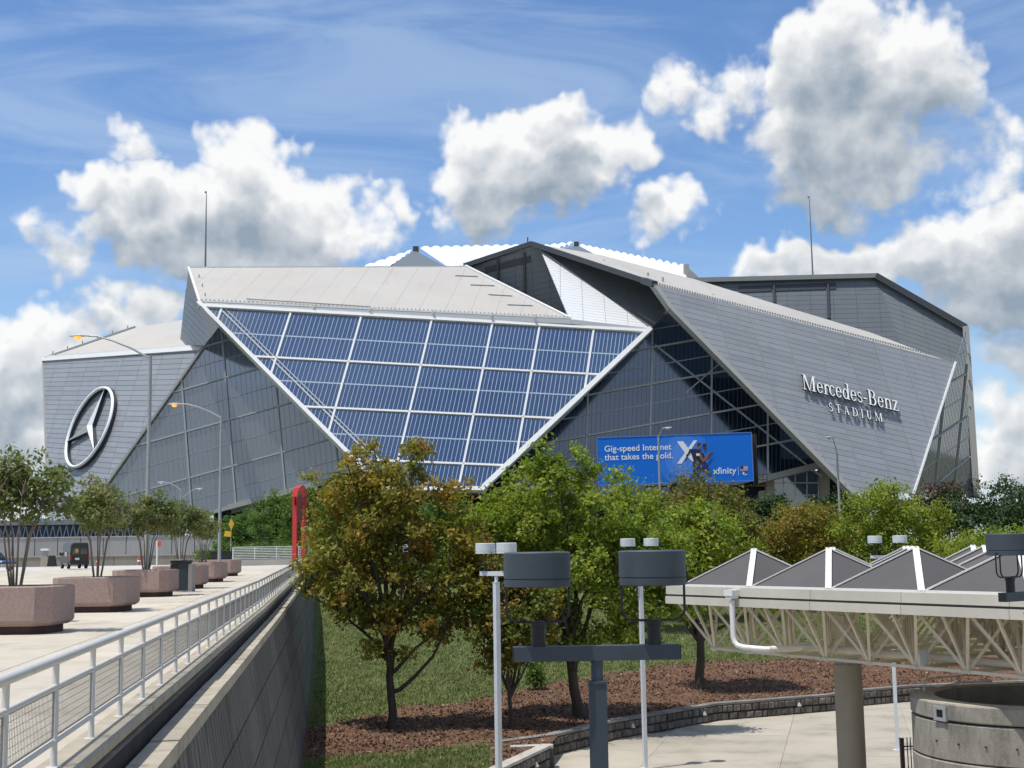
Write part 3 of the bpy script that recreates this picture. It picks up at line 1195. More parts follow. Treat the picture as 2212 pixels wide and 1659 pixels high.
    MB().poly([pl_mr.at(1005, 577), pl_mr.at(1231, 690), C2]).build('roof', M_TRIMG, st)
    pl_c2 = Plane(C1, at(1231, 691, 320.5), C3)
    f = Facet(pl_c2, [(1166, 537), (1231, 691), (1405, 711)], ((1230, 640), (1320, 652)), ((1262, 602), (1266, 690)))
    u0, u1, v0, v1 = f.rng()
    MB().poly([f.to3(q, -.03) for q in f.p2]).build('facade_backing', M_GROOVE, st)
    pieces('facade_panel', f, f.cells(list(np.linspace(u0 - .1, u1 + .1, 6)), list(np.arange(v0 - .1, v1 + 1.5, 1.5)), .05), 0, .1, M_WHITEP, 'c2')
    pl_c3 = Plane(C1, C3, AP)
    f = Facet(pl_c3, [(1166, 537), (1405, 711), (1448, 668), (1412, 613)], ((1280, 600), (1400, 630)), ((1340, 600), (1375, 690)))
    u0, u1, v0, v1 = f.rng()
    MB().poly([f.to3(q, -.03) for q in f.p2]).build('facade_backing', M_GROOVE, st)
    pieces('facade_panel', f, f.cells(list(np.linspace(u0 - .1, u1 + .1, 7)), list(np.arange(v0 - .1, v1 + 1.5, 1.5)), .05), 0, .1, M_SLATE, 'c3')

    # dark roof edge along the top
    def dbar(p, q, w=1.6, h=1.3, m=M_DARKST):
        MB().bar(p, q, w, h).build('roof_edge', m, st)
    dbar(at(1003, 575, 357), at(1150, 526.5, 352.6))
    dbar(at(1150, 526.5, 352.6), at(1390, 606, 322))
    dbar(at(1390, 606, 322), at(1414, 614, 317.6), 1.6, 1.6)
    MB().box(at(1140, 522, 353), (.35, .35, 2.4)).build('roof_vents', M_DARKST, st, 'stuff')

    # ---- right silver facet with the lettering
    d = Vector((.93, .36, 0))
    c = .40
    nn = Vector((.36, -.93, c)).normalized()
    pl_r = Plane(HC, HC + d, HC + d.cross(nn))
    RF = [(1412, 614), (1450, 668), (1842, 1066), (1972, 1066), (2063, 784)]
    f = Facet(pl_r, RF, ((1745, 846), (1940, 892)), ((1740, 693), (1832, 978)))
    u0, u1, v0, v1 = f.rng()
    seams = bays(f, [(1465, 635), (1543, 655), (1616, 676), (1688, 693), (1757, 713), (1822, 730), (1888, 748), (1947, 762), (2003, 776)])
    us = [u0 - 1] + seams + [u1 + 1]
    vs = list(np.arange(v0 - .2, v1 + 1.7, 1.62))
    MB().poly([f.to3(q, -.02) for q in f.p2]).build('facade_backing', M_GROOVE, st)
    pieces('facade_panel', f, f.cells(us, vs, .045), 0, .12, M_PANEL, 'rf')
    for x in seams:
        l = f.line((x, v0 - 50), (x, v1 + 50))
        if l:
            MB().bar(f.to3(l[0], .16), f.to3(l[1], .16), .2, .16, nn).build('seam_cover', M_PANEL, st)
    for p, q, w, m in (((1411, 612), (1450, 667), 1.3, M_TRIMG), ((1450, 667), (1844, 1068), 1.3, M_TRIMG), ((2063, 783), (1972, 1068), .45, M_TRIM)):
        MB().bar(pl_r.at(*p) - nn * .3, pl_r.at(*q) - nn * .3, w, 1.6, nn).build('edge_beam', m, st)
    # pale roof strip above it
    I3 = pl_r.at(2063, 783)
    b = MB()
    low = [pl_r.at(1412, 614)] + [pl_r.at(u, v) for u, v in ((1560, 652), (1757, 712), (1947, 762))] + [I3]
    up = [at(1166, 528, 356), at(1300, 551, 355), at(1500, 603, 352), at(1700, 664, 352), at(1880, 718, 360), I3 + Vector((.5, 3, .2))]
    b.poly([TOP, at(1398, 604, 322.5), low[0], low[1], up[2], up[1], up[0]])
    b.poly([low[1], low[2], up[3], up[2]])
    b.poly([low[2], low[3], up[4], up[3]])
    b.poly([low[3], low[4], up[5], up[4]])
    b.build('roof', M_ROOF, st)
    b = MB()
    for i in range(120):
        s = (i + .5) / 120
        p = low[0].lerp(low[-1], s)
        k = min(3, int(s * 4))
        p = pl_r.at(1412 + (2063 - 1412) * s, 614 + (783 - 614) * s - 2)
        b.box(p + Vector((0, .3, .25)), (.4, .4, .5))
    b.build('snow_guards', M_TRIMG, st, 'stuff')
    for (u, v, Y) in ((1268, 556, 350), (1305, 566, 345), (1345, 580, 340), (1400, 594, 334), (1540, 640, 332), (1432, 604, 330)):
        MB().box(at(u, v, Y), (.5, .5, 1.2)).build('roof_vent', M_CONC, st)

    # ---- right centre glass, deep behind the main frame
    G0 = at(1447, 671, 332)
    pl_cg = Plane(G0, at(1040, 1058, 322), at(1795, 1002, 330))
    CG = [(1447, 671), (1398, 718), (1040, 1062), (1560, 1062), (1640, 1040), (1805, 1000), (1830, 1040)]
    CG = [(1447, 671), (1020, 1075), (1500, 1075), (1640, 1036), (1815, 993)]
    f = Facet(pl_cg, CG, ((1262, 920), (1700, 842)), ((1408, 700), (1401, 1000)))
    u0, u1, v0, v1 = f.rng()
    us = [u0 - 1] + bays(f, [(1267, 930), (1404, 930), (1536, 900), (1658, 930)]) + [u1 + 1]
    vs = [v0 - 1] + levels(f, [(1420, 710), (1414, 750), (1410, 790), (1406, 830), (1402, 873), (1398, 918), (1394, 965), (1390, 1010)]) + [v1 + 1]
    nf = [max(1, int(round((b_ - a_) / 1.15))) for a_, b_ in zip(us, us[1:])]
    glazed(f, us, vs, nf, M_GLN, mat('dark glazing fin', (.10, .135, .19), .6), mat('steel glazing bar', (.46, .48, .49), .5), (1, 3, 5, 7), .42, .28, .07, 'cg', mat('faint steel transom', (.34, .38, .42), .5))
    for p, q, w in (((1415, 745), (1775, 1030), .7), ((1130, 985), (1260, 860), .7), ((1290, 860), (1380, 760), .6), ((1480, 850), (1560, 780), .5)):
        MB().bar(pl_cg.at(*p) + pl_cg.n * .02, pl_cg.at(*q) + pl_cg.n * .02, w * .7, .14, pl_cg.n).build('brace', M_INT, st)
    MB().bar(pl_cg.at(1628, 1041) + pl_cg.n * .5, pl_cg.at(1800, 998) + pl_cg.n * .5, 1.5, 1.9, pl_cg.n).build('edge_beam', M_TRIMG, st)
    MB().bar(pl_cg.at(1447, 668) + pl_cg.n * .3, pl_cg.at(1400, 714) + pl_cg.n * .3, .9, 1.2, pl_cg.n).build('edge_beam', M_TRIMG, st)
    for (u, v) in ((1405, 960), (1545, 950), (1665, 960)):
        a = pl_cg.at(u, v)
        MB().box((a.x, a.y + 4, 24), (2.2, 2.2, 34)).build('column', M_CONC, st)
    # concrete, lower glazing and columns under the beam
    pl_low = Plane(at(1600, 1060, 336), at(1820, 1060, 336), at(1700, 900, 336))
    b = MB().prism([pl_low.at(*p) for p in ((1655, 992), (1770, 990), (1765, 1010), (1650, 1036))], (0, 1, 0))
    b.build('interior_parapet', M_CONC, st)
    b = MB().prism([pl_low.at(*p) - Vector((0, 3.6, 0)) for p in ((1762, 1006), (1786, 1003), (1784, 1095), (1766, 1095))], (0, 2, 0))
    b.build('column', M_CONC, st)
    b = MB().prism([pl_low.at(*p) - Vector((0, 3.2, 0)) for p in ((1634, 1062), (1664, 1058), (1664, 1095), (1634, 1095))], (0, 2, 0))
    b.build('plinth', M_CONC, st)
    lowg = glass_mat('entrance glass', (.35, .45, .55), .2, refl=1.1, body=(.05, .07, .10))
    for i in range(4):
        for j in range(3):
            x0, x1 = 1664 + i * 25, 1664 + (i + 1) * 25
            y0, y1 = 1018 + j * 26, 1018 + (j + 1) * 26
            MB().prism([pl_low.at(*p) - Vector((0, 2, 0)) for p in ((x0, y0), (x1, y0), (x1, y1), (x0, y1))], (0, -.1, 0)).build('entrance_pane', lowg, st)
    b = MB()
    for i in range(5):
        b.bar(pl_low.at(1664 + i * 25, 1015) - Vector((0, 2.2, 0)), pl_low.at(1664 + i * 25, 1098) - Vector((0, 2.2, 0)), .2, .2)
    for j in range(1, 3):
        b.bar(pl_low.at(1664, 1018 + j * 26) - Vector((0, 2.2, 0)), pl_low.at(1764, 1018 + j * 26) - Vector((0, 2.2, 0)), .2, .2)
    b.build('entrance_mullions', M_TRIM, st, 'stuff')
    b = MB().prism([pl_low.at(*p) for p in ((1786, 990), (1850, 1060), (1850, 1098), (1786, 1098))], (0, 1, 0))
    b.build('entrance_recess', M_INTD, st)

    # ---- far right: slate block, grey glass sliver and steel fin wall
    N0, N1, N2 = at(1500, 607, 392), at(1893, 597, 398), at(2084, 708, 388)
    pl_b1 = Plane(N0, N1, at(1900, 760, 388))
    f = Facet(pl_b1, [(1500, 607), (1560, 640), (1760, 690), (1940, 750), (1905, 640), (1893, 597)], ((1560, 640), (1880, 634)), ((1745, 612), (1748, 680)))
    f = Facet(pl_b1, [(1500, 607), (1560, 680), (1960, 790), (1893, 597)], ((1560, 640), (1880, 634)), ((1745, 612), (1748, 680)))
    u0, u1, v0, v1 = f.rng()
    MB().poly([f.to3(q, -.03) for q in f.p2]).build('facade_backing', M_GROOVE, st)
    pieces('facade_panel', f, f.cells(list(np.linspace(u0 - .1, u1 + .1, 10)), list(np.arange(v0 - .1, v1 + 1.7, 1.7)), .045), 0, .1, M_SLATE, 'b1')
    for u, va, vb in ((1670, 614, 655), (1787, 612, 690)):
        MB().bar(pl_b1.at(u, va) + pl_b1.n * .5, pl_b1.at(u + 2, vb) + pl_b1.n * .5, .55, .6, pl_b1.n).build('downpipe', M_DARKST, st)
    lv = MB()
    for p, q in (((1595, 620), (1666, 617)), ((1673, 617), (1783, 613)), ((1791, 613), (1805, 612))):
        for k in range(7):
            lv.bar(pl_b1.at(p[0], p[1] + k * 2) + pl_b1.n * .25, pl_b1.at(q[0], q[1] + k * 2) + pl_b1.n * .25, .3, .2, pl_b1.n)
    lv.build('louvre_vents', M_DARKST, st, 'stuff')
    pl_b2 = Plane(N1, N2, at(1962, 790, 388))
    f = Facet(pl_b2, [(1893, 597), (1960, 790), (2064, 800), (2084, 708)], ((1940, 680), (2060, 720)), ((1990, 660), (2010, 760)))
    u0, u1, v0, v1 = f.rng()
    MB().poly([f.to3(q, -.03) for q in f.p2]).build('facade_backing', M_GROOVE, st)
    pieces('facade_panel', f, f.cells(list(np.linspace(u0 - .1, u1 + .1, 5)), list(np.arange(v0 - .1, v1 + 1.7, 1.7)), .045), 0, .1, M_SLATE, 'b2')
    dbar(at(1498, 606, 391), at(1893, 596, 397), 2.0, 1.4, M_TRIMG)
    dbar(at(1893, 596, 397), at(2086, 707, 387), 2.4, 1.8)
    dbar(at(2086, 706, 386.5), at(2110, 1075, 381), 1.8, 1.8, M_TRIMG)
    b = MB().prism([at(1500, 600, 400), at(1655, 598, 402), at(1655, 603, 402), at(1500, 604, 400)], (0, 10, 0))
    b.build('roof', M_ROOF, st)
    # grey glass sliver
    S0, S1 = pl_r.at(2063, 784) + Vector((.0, .25, 0)), pl_r.at(1972, 1066) + Vector((.0, .25, 0))
    pl_sg = Plane(S0, S1, at(2094, 1066, 384))
    f = Facet(pl_sg, [(2063, 784), (1971, 1069), (2096, 1068), (2086, 714)], ((2020, 940), (2088, 895)), ((2060, 850), (2040, 1050)))
    u0, u1, v0, v1 = f.rng()
    us = list(np.linspace(u0 - .5, u1 + .5, 4))
    vs = list(np.linspace(v0 - .5, v1 + .5, 9))
    pale = glass_mat('pale grey glass', (.6, .62, .62), .2, refl=.35, body=(.21, .22, .215))
    nf = [max(1, int(round((b_ - a_) / 2.0))) for a_, b_ in zip(us, us[1:])]
    glazed(f, us, vs, nf, pale, mat('pale glazing fin', (.30, .31, .31), .6), mat('pale glazing bar', (.42, .43, .42), .55), (1, 3, 5), .3, .2, .05, 'sg', mat('faint pale transom', (.34, .36, .35), .5))
    b = MB()
    q0, q1, q2, q3 = at(2084, 712, 386), at(2090, 712, 386), at(2106, 1075, 381), at(2092, 1075, 381)
    b.prism([q0, q1, q2, q3], (0, 2, 0))
    b.build('steel_fin_wall', M_DARKST, st)
    for i in range(6):
        s = (i + .5) / 6
        MB().bar(at(2087 + 9 * s, 715 + 355 * s, 384), at(2090 + 12 * s, 735 + 345 * s, 383), .3, .5).build('strut', M_TRIMG, st)

    # ---- cushioned roof on top
    b = MB()
    scallop(b, at(785, 577, 400), at(893, 541, 440), at(840, 580, 380), at(893, 541, 438), 5, .6)
    scallop(b, at(908, 536, 440), at(1146, 531, 462), at(972, 580, 380), at(1010, 578, 372), 11, .75)
    scallop(b, at(1170, 534, 455), at(1240, 526, 462), at(1196, 542, 420), at(1240, 528, 440), 4, .9)
    scallop(b, at(1252, 531, 462), at(1482, 577, 440), at(1340, 580, 385), at(1486, 606, 385), 15, .9)
    b.build('roof_cushions', M_ETFE, st, 'stuff')
    b = MB()
    b.prism([at(832, 580, 379), at(896, 541, 430), at(974, 582, 378)], (0, 3, 0))
    b.build('roof_gable', M_SLATE, st)
    b = MB()
    b.prism([at(1190, 545, 418), at(1245, 530, 436), at(1345, 578, 384), at(1260, 560, 400)], (0, 3, 0))
    b.build('roof_gable', M_SLATE, st)
    b = MB()
    b.prism([at(1486, 577, 400), at(1512, 602, 398), at(1486, 606, 398)], (0, 3, 0))
    b.build('roof_gable', M_SLATE, st)
    for u, va, vb, Y, w, m in ((898.5, 533, 580, 428, 1.9, M_DARKST), (1245, 523, 545, 434, 1.6, M_DARKST), (1482, 572, 606, 396, 1.6, M_CONC)):
        p, q = at(u, va, Y), at(u, vb, Y)
        MB().bar(p, q, w, w).build('roof_pylon', m, st)

    # soffit under the prow and a core behind everything
    MB().prism([pl_main.at(830, 1058), pl_main.at(1040, 1058), pl_main.at(1040, 1058) + Vector((0, 26, 0)), pl_main.at(830, 1058) + Vector((0, 26, 0))], (0, 0, -.4)).build('soffit', M_TRIMG, st)
    b = MB()
    b.bbox((-78, 338, 6), (70, 420, 52))
    b.bbox((-70, 336.6, 20), (20, 337.8, 21.2))
    b.build('core', M_INTD, st)
    for z in (27, 33.5, 40):
        MB().bbox((-70, 333.5, z), (20, 338, z + 1.1)).build('concourse_slab', M_INTD, st)
    bowl = MB()
    bowl.bbox((-60, 334, 10), (20, 337, 25))
    bowl.build('concourse_wall', M_INTD, st)
    for (u, v) in ((545, 1100), (575, 1096)):
        p = at(u, v, 304)
        MB().box((p.x, p.y, 12), (2.0, 2.0, 13)).build('column', M_CONC, st)
    b = MB().prism([at(500, 1100, 306), at(720, 1046, 303), at(720, 1046, 320), at(500, 1100, 320)], (0, 0, -1.0))
    b.build('soffit', M_TRIMG, st)
    # masts
    for u, v0_, v1_, Y in ((447, 413, 578, 345), (1749, 424, 598, 402)):
        p, q = at(u - 1, v0_, Y), at(u + 1, v1_, Y)
        q = Vector((p.x, p.y, q.z))
        mb = MB().tube([q, q.lerp(p, .55), p], [.28, .2, .09], 8)
        mb.box(p + Vector((-.25, 0, -.3)), (.5, .2, .5))
        mb.build('mast', mat('mast steel', (.22, .23, .25), .5, .3), st)

    flush_pieces('glass_pane', 'small_panes', st)
    flush_pieces('facade_panel', 'small_panels', st)
    flush_pieces('roof_panel', 'small_roof_panels', st)
    return pl_lw, pl_r, nn


# serif capitals and small letters drawn as strokes (unit: cap height .66)
def rect(x0, y0, x1, y1):
    return [(x0, y0), (x1, y0), (x1, y1), (x0, y1)]


def ring(cx, cy, rx, ry, tx, ty, a0, a1, n=14):
    o = [(cx + rx * math.cos(a), cy + ry * math.sin(a)) for a in np.linspace(R(a0), R(a1), n)]
    i = [(cx + (rx - tx) * math.cos(a), cy + (ry - ty) * math.sin(a)) for a in np.linspace(R(a0), R(a1), n)]
    return [[o[k], o[k + 1], i[k + 1], i[k]] for k in range(n - 1)]


GL = {
    'M': (.92, [rect(.10, .02, .145, .64), rect(.68, .02, .80, .64), [(.08, .66), (.22, .66), (.48, .0), (.43, 0)], [(.43, .0), (.47, 0), (.72, .66), (.67, .66)],
                rect(.02, 0, .23, .03), rect(.60, 0, .88, .03), rect(.02, .63, .2, .66), rect(.70, .63, .88, .66)]),
    'e': (.46, ring(.22, .225, .20, .235, .085, .035, 5, 325) + [rect(.07, .225, .40, .26)]),
    'r': (.36, [rect(.08, .02, .17, .44), rect(.02, 0, .26, .03), rect(.02, .42, .16, .45)] + ring(.27, .30, .13, .16, .05, .06, 20, 150, 7)),
    'c': (.42, ring(.21, .225, .20, .235, .09, .035, 40, 325)),
    'd': (.52, ring(.22, .225, .20, .235, .09, .035, 0, 360, 18) + [rect(.34, .02, .43, .68), rect(.25, .66, .43, .69), rect(.34, 0, .50, .03)]),
    's': (.38, ring(.18, .34, .14, .125, .05, .045, 20, 270, 10) + ring(.18, .115, .15, .125, .055, .045, -160, 90, 10)),
    '-': (.34, [rect(.05, .20, .29, .25)]),
    'B': (.64, [rect(.10, .02, .21, .64), rect(.02, 0, .35, .03), rect(.02, .63, .33, .66)] + ring(.32, .49, .20, .17, .10, .035, -90, 90, 8) + ring(.33, .18, .24, .18, .11, .035, -90, 90, 8)),
    'n': (.54, [rect(.08, .02, .17, .44), rect(.02, 0, .24, .03), rect(.02, .42, .16, .45), rect(.36, .02, .45, .32), rect(.30, 0, .52, .03)] + ring(.27, .29, .18, .17, .08, .05, 0, 150, 8)),
    'z': (.42, [rect(.04, .41, .38, .45), rect(.03, 0, .39, .04), [(.27, .42), (.37, .42), (.14, .03), (.04, .03)], rect(.04, .33, .07, .44), rect(.36, .0, .39, .12)]),
    'S': (.50, ring(.24, .49, .18, .175, .08, .05, 25, 270, 10) + ring(.24, .175, .20, .185, .085, .05, -155, 90, 10)),
    'T': (.58, [rect(.24, .02, .34, .64), rect(.03, .62, .55, .66), rect(.14, 0, .44, .03), rect(.03, .52, .06, .65), rect(.52, .52, .55, .65)]),
    'A': (.64, [[(.28, .66), (.36, .66), (.58, .02), (.47, .02)], [(.28, .66), (.32, .66), (.12, .02), (.08, .02)], rect(.16, .2, .46, .24), rect(.0, 0, .2, .03), rect(.4, 0, .64, .03)]),
    'D': (.66, [rect(.10, .02, .20, .64), rect(.02, 0, .32, .03), rect(.02, .63, .32, .66)] + ring(.30, .33, .32, .33, .11, .04, -90, 90, 10)),
    'I': (.34, [rect(.12, .02, .22, .64), rect(.04, 0, .30, .03), rect(.04, .63, .30, .66)]),
    'U': (.64, [rect(.10, .2, .20, .64), rect(.46, .2, .50, .64), rect(.02, .63, .28, .66), rect(.38, .63, .58, .66)] + ring(.30, .2, .20, .21, .08, .05, 180, 360, 9)),
}
M_SIGN = mat('white sign letters', (.90, .90, .90), .5)
M_SIGND = mat('dark letter returns', (.03, .035, .05), .5)


def serif_line(text, pl, p0, p1, cap_px, root, track=0.0, stand=.9, thick=.55):
    a, b = pl.at(*p0), pl.at(*p1)
    x = (b - a).normalized()
    y = pl.n.cross(x).normalized()
    if y.z < 0:
        y = -y
    total = sum(GL[c][0] + track for c in text) - track
    sx = (b - a).length / total
    top = pl.at(p0[0] - cap_px * .3, p0[1] - cap_px)
    sy = abs((top - a).dot(y)) / .66
    cx = 0.0
    for c in text:
        w, polys = GL[c]
        mb = MB()
        for i, poly in enumerate(polys):
            q = [a + x * ((cx + px) * sx) + y * (py * sy) for px, py in poly]
            mb.prism([p + pl.n * (stand + .002 * (i % 7)) for p in q], pl.n * thick, 1)
            mb.poly([p + pl.n * (stand + thick + .01 + .004 * (i % 9)) for p in (q if area2(poly) > 0 else q[::-1])], 0)
        mb.build('letter', [M_SIGN, M_SIGND], root)
        cx += w + track
    return a


def build_signs(pl_lw, pl_r):
    sg = thing('building_sign', 'large white serif letters mounted on the silver right facet of the stadium', 'sign', pl_r.at(1850, 880))
    serif_line('Mercedes-Benz', pl_r, (1728, 846), (1935, 894), 34, sg, .0)
    serif_line('STADIUM', pl_r, (1786, 892), (1903, 916), 19, sg, .30, .7, .4)
    # round three-pointed emblem on the left wall
    n = pl_lw.n
    c = pl_lw.at(202, 926)
    em = thing('emblem', 'giant round silver three-pointed emblem on the grey left wall of the stadium', 'emblem', c)
    z = Vector((0, 0, 1))
    y = (z - n * z.dot(n)).normalized()
    x = y.cross(n).normalized()
    # true radius from the long axis of the ellipse in the photograph
    top, bot = pl_lw.at(240, 838), pl_lw.at(165, 1013)
    rad = (top - bot).length / 2
    y = (top - bot).normalized()
    x = y.cross(n).normalized()
    msil = mat('emblem bright metal', (.84, .85, .86), .4, .05)
    mnav = mat('emblem dark side', (.02, .028, .05), .4)
    b = MB()
    N = 64
    h0, h1 = .3, 1.7
    prof = [(rad, h0), (rad, h1 - .5), (rad - .2, h1), (rad - .6, h1), (rad - .78, h1 - .5), (rad - .78, h0)]
    vs = []
    for i in range(N):
        a = 2 * math.pi * i / N
        dr = x * math.cos(a) + y * math.sin(a)
        for r, h in prof:
            vs.append(c + dr * r + n * h)
    k = len(prof)
    fs, mi = [], []
    for i in range(N):
        for j in range(k - 1):
            q = (i * k + j, ((i + 1) % N) * k + j, ((i + 1) % N) * k + j + 1, i * k + j + 1)
            fs.append(q)
            mi.append(0 if j in (1, 2, 3) else 1)
    for q, m in zip(fs, mi):
        b.f.append(list(q)); b.mi.append(m); b.sm.append(True)
    b.v += [tuple(p) for p in vs]
    b.build('ring', [msil, mnav], em)
    for kx in range(3):
        a = math.pi / 2 + kx * 2 * math.pi / 3
        dr = x * math.cos(a) + y * math.sin(a)
        sd = n.cross(dr).normalized()
        tip = c + dr * (rad - .7)
        w = 1.35
        hz = 1.55
        root = c + n * 2.0
        l, r_ = c + dr * .78 + sd * w + n * .9, c + dr * .78 - sd * w + n * .9
        l, r_ = c + (dr * .5 + sd * .866) * w + n * 1.2, c + (dr * .5 - sd * .866) * w + n * 1.2
        t1 = tip + n * hz
        dn = -n * .75
        b = MB()
        b.add([root, l, t1, r_], [(0, 2, 1), (0, 3, 2)], 0)
        b.add([l, l + dn, t1 + dn * 1.6, t1, r_, r_ + dn], [(0, 3, 2, 1), (4, 5, 2, 3)], 1)
        b.build('star_arm', [msil, mnav], em)


_pl_lw, _pl_r, _nn = build_stadium()
build_signs(_pl_lw, _pl_r)


# ------------------------------------------------------------------ railing on the deck edge
M_RAIL = mat('light grey rail paint', (.60, .585, .555), .36, .08, dirt=(.25, .245, .235), dscale=3.0, dlo=.6, dhi=.85)
M_MESH = mat('rail mesh wire', (.24, .235, .22), .5, .3)
M_WHITEPAINT = mat('white paint', (.72, .73, .72), .45, dirt=(.5, .49, .46), dscale=2.0, dlo=.6, dhi=.9)
M_LAMPW = mat('pale grey lamp paint', (.60, .64, .67), .45, dirt=(.5, .53, .55), dscale=2.0)
M_LAMPD = mat('slate grey lamp body', (.050, .066, .085), .6, col2=(.042, .056, .073), scale=4, dirt=(.085, .098, .112), dscale=5, dstretch=(1, 1, .4), dlo=.58, dhi=.85)  # darker base colour, used on the two nearest lamps
M_BLACK = mat('black metal', (.012, .012, .014), .5)
M_BARK = mat('bark', (.075, .06, .048), .95, col2=(.045, .036, .028), scale=6, stretch=(1, 1, .25), bump=.5, bscale=25)
M_BARKP = mat('smooth pale bark', (.21, .17, .135), .8, col2=(.13, .10, .08), scale=5, stretch=(1, 1, .3))


def build_railing():
    r = thing('railing', 'long pale grey pipe railing with wire mesh panels along the deck edge', 'railing', rail_pt(30, -2.45, 6.1))
    T0, step = 1.34, 1.83
    n = 61
    RR = -2.45
    tp = [T0 - step + step * i for i in range(n + 1)]
    post = MB()
    post.tube([(0, 0, 0), (0, 0, .05), (0, 0, .92)], [.04, .031, .029], 10)
    post.lathe([(.07, 0), (.07, .015), (.035, .02)], 12)
    pme = post.mesh('post', M_RAIL)
    b = MB()
    L, h0, h1 = step - .14, .28, .68
    for i in range(34):
        x = -L / 2 + L * i / 33
        b.bar((0, x, h0), (0, x, h1), .0038, .0038)
    for j in range(7):
        z = h0 + (h1 - h0) * j / 6
        b.bar((0, -L / 2, z), (0, L / 2, z), .0038, .0038)
    for z in (h0, h1):
        b.bar((0, -L / 2, z), (0, L / 2, z), .014, .014)
    for x in (-L / 2, L / 2):
        b.bar((0, x, h0), (0, x, h1), .014, .014)
    mme = b.mesh('mesh_panel', M_MESH)
    for i, t in enumerate(tp):
        z = deckz(t) + .03
        inst('post', pme, frame(rail_pt(t, RR, z), RD, TD, Vector((0, 0, 1))), r)
        if i < n:
            p, q = rail_pt(t, RR, z), rail_pt(t + step, RR, deckz(t + step) + .03)
            y = (q - p).normalized()
            inst('mesh_panel', mme, frame((p + q) / 2, RD, y, RD.cross(y)), r)
    for nm, h, rad in (('top_rail', .95, .047), ('middle_rail', .71, .029), ('bottom_rail', .23, .024)):
        pts = [rail_pt(t, RR, deckz(t) + .03 + h) for t in (tp[0], 30, 45, 75, tp[-1])]
        MB().tube(pts, rad, 12).build(nm, M_RAIL, r)
    return r


build_railing()


# ------------------------------------------------------------------ planters with crape myrtles
M_PLANTER = mat('pink exposed aggregate', (.37, .275, .245), .9, col2=(.285, .20, .175), scale=14, detail=8, dirt=(.26, .195, .17), dscale=1.2, dlo=.55, dhi=.8, bump=.35, bscale=60)
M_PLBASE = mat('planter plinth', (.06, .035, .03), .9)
M_SOIL = mat('planter soil', (.06, .045, .03), 1.0, col2=(.1, .08, .05), scale=8, bump=.5)


def oct_ring(hx, hy, c, z):
    return [(-hx, -hy + c, z), (-hx + c, -hy, z), (hx - c, -hy, z), (hx, -hy + c, z), (hx, hy - c, z), (hx - c, hy, z), (-hx + c, hy, z), (-hx, hy - c, z)]


def planter_parts(root_name, label, group, loc, rz, H=1.18):
    t = thing(root_name, label, 'planter', loc, rz, group)
    t.matrix_basis = Matrix.Translation(Vector(loc)) @ Matrix.Rotation(rz, 4, 'Z')
    hx, hy, c = 1.27, 1.0, .32
    b = MB()
    rings = [oct_ring(hx - .12, hy - .12, c, .20), oct_ring(hx - .02, hy - .02, c, .28), oct_ring(hx, hy, c, .34), oct_ring(hx, hy, c, H - .03), oct_ring(hx - .03, hy - .03, c, H),
             oct_ring(hx - .17, hy - .17, c, H), oct_ring(hx - .18, hy - .18, c, H - .2)]
    vs = [p for r_ in rings for p in r_]
    fs = [(i * 8 + j, i * 8 + (j + 1) % 8, i * 8 + 8 + (j + 1) % 8, i * 8 + 8 + j) for i in range(len(rings) - 1) for j in range(8)]
    fs.append(tuple(range(8))[::-1])
    b.add(vs, fs)
    def child(nm, mb, m):
        o = bpy.data.objects.new(nm, mb.mesh(nm, m))
        COL.objects.link(o)
        o.parent = t
        return o
    child('body', b, M_PLANTER)
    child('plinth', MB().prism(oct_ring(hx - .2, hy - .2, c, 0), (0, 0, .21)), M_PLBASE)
    child('soil', MB().poly(oct_ring(hx - .17, hy - .17, c, H - .10)), M_SOIL)
    return t


PL = [  # trunk column in the photograph, right end, height of the foot in the photograph, distance
    (41, 33.3, 'pink concrete planter nearest the left edge of the frame, with a tall multi-stemmed myrtle'),
    (216, 45.0, 'pink concrete planter second from the front, in front of the low grey bench'),
    (321, 58.0, 'pink concrete planter with a lamp post rising behind it, left of the dark waste bin'),
    (396, 68.0, 'pink concrete planter just right of the dark waste bin'),
    (446, 80.0, 'pink concrete planter fifth from the front, second from the far end'),
    (484, 95.0, 'farthest pink concrete planter, with a black box on it and no tree'),
]
PLPOS = []
for i, (u, Y, lab) in enumerate(PL):
    p = at(u - 5, 1200, Y)
    p.z = on_deck(p)
    PLPOS.append(p)
    planter_parts('planter', lab, 'pink planters in a row along the deck', p, R(-4))
_p = PLPOS[5]
MB().box(_p + Vector((0, -.2, 1.18 + .28)), (1.25, .9, .56), R(-4)).box(_p + Vector((0, -.2, 1.18 + .59)), (1.35, 1.0, .07), R(-4)).build('storage_box', M_BLACK).location
tag(bpy.data.objects['storage_box'], 'black lidded box sitting on the farthest pink planter', 'box')


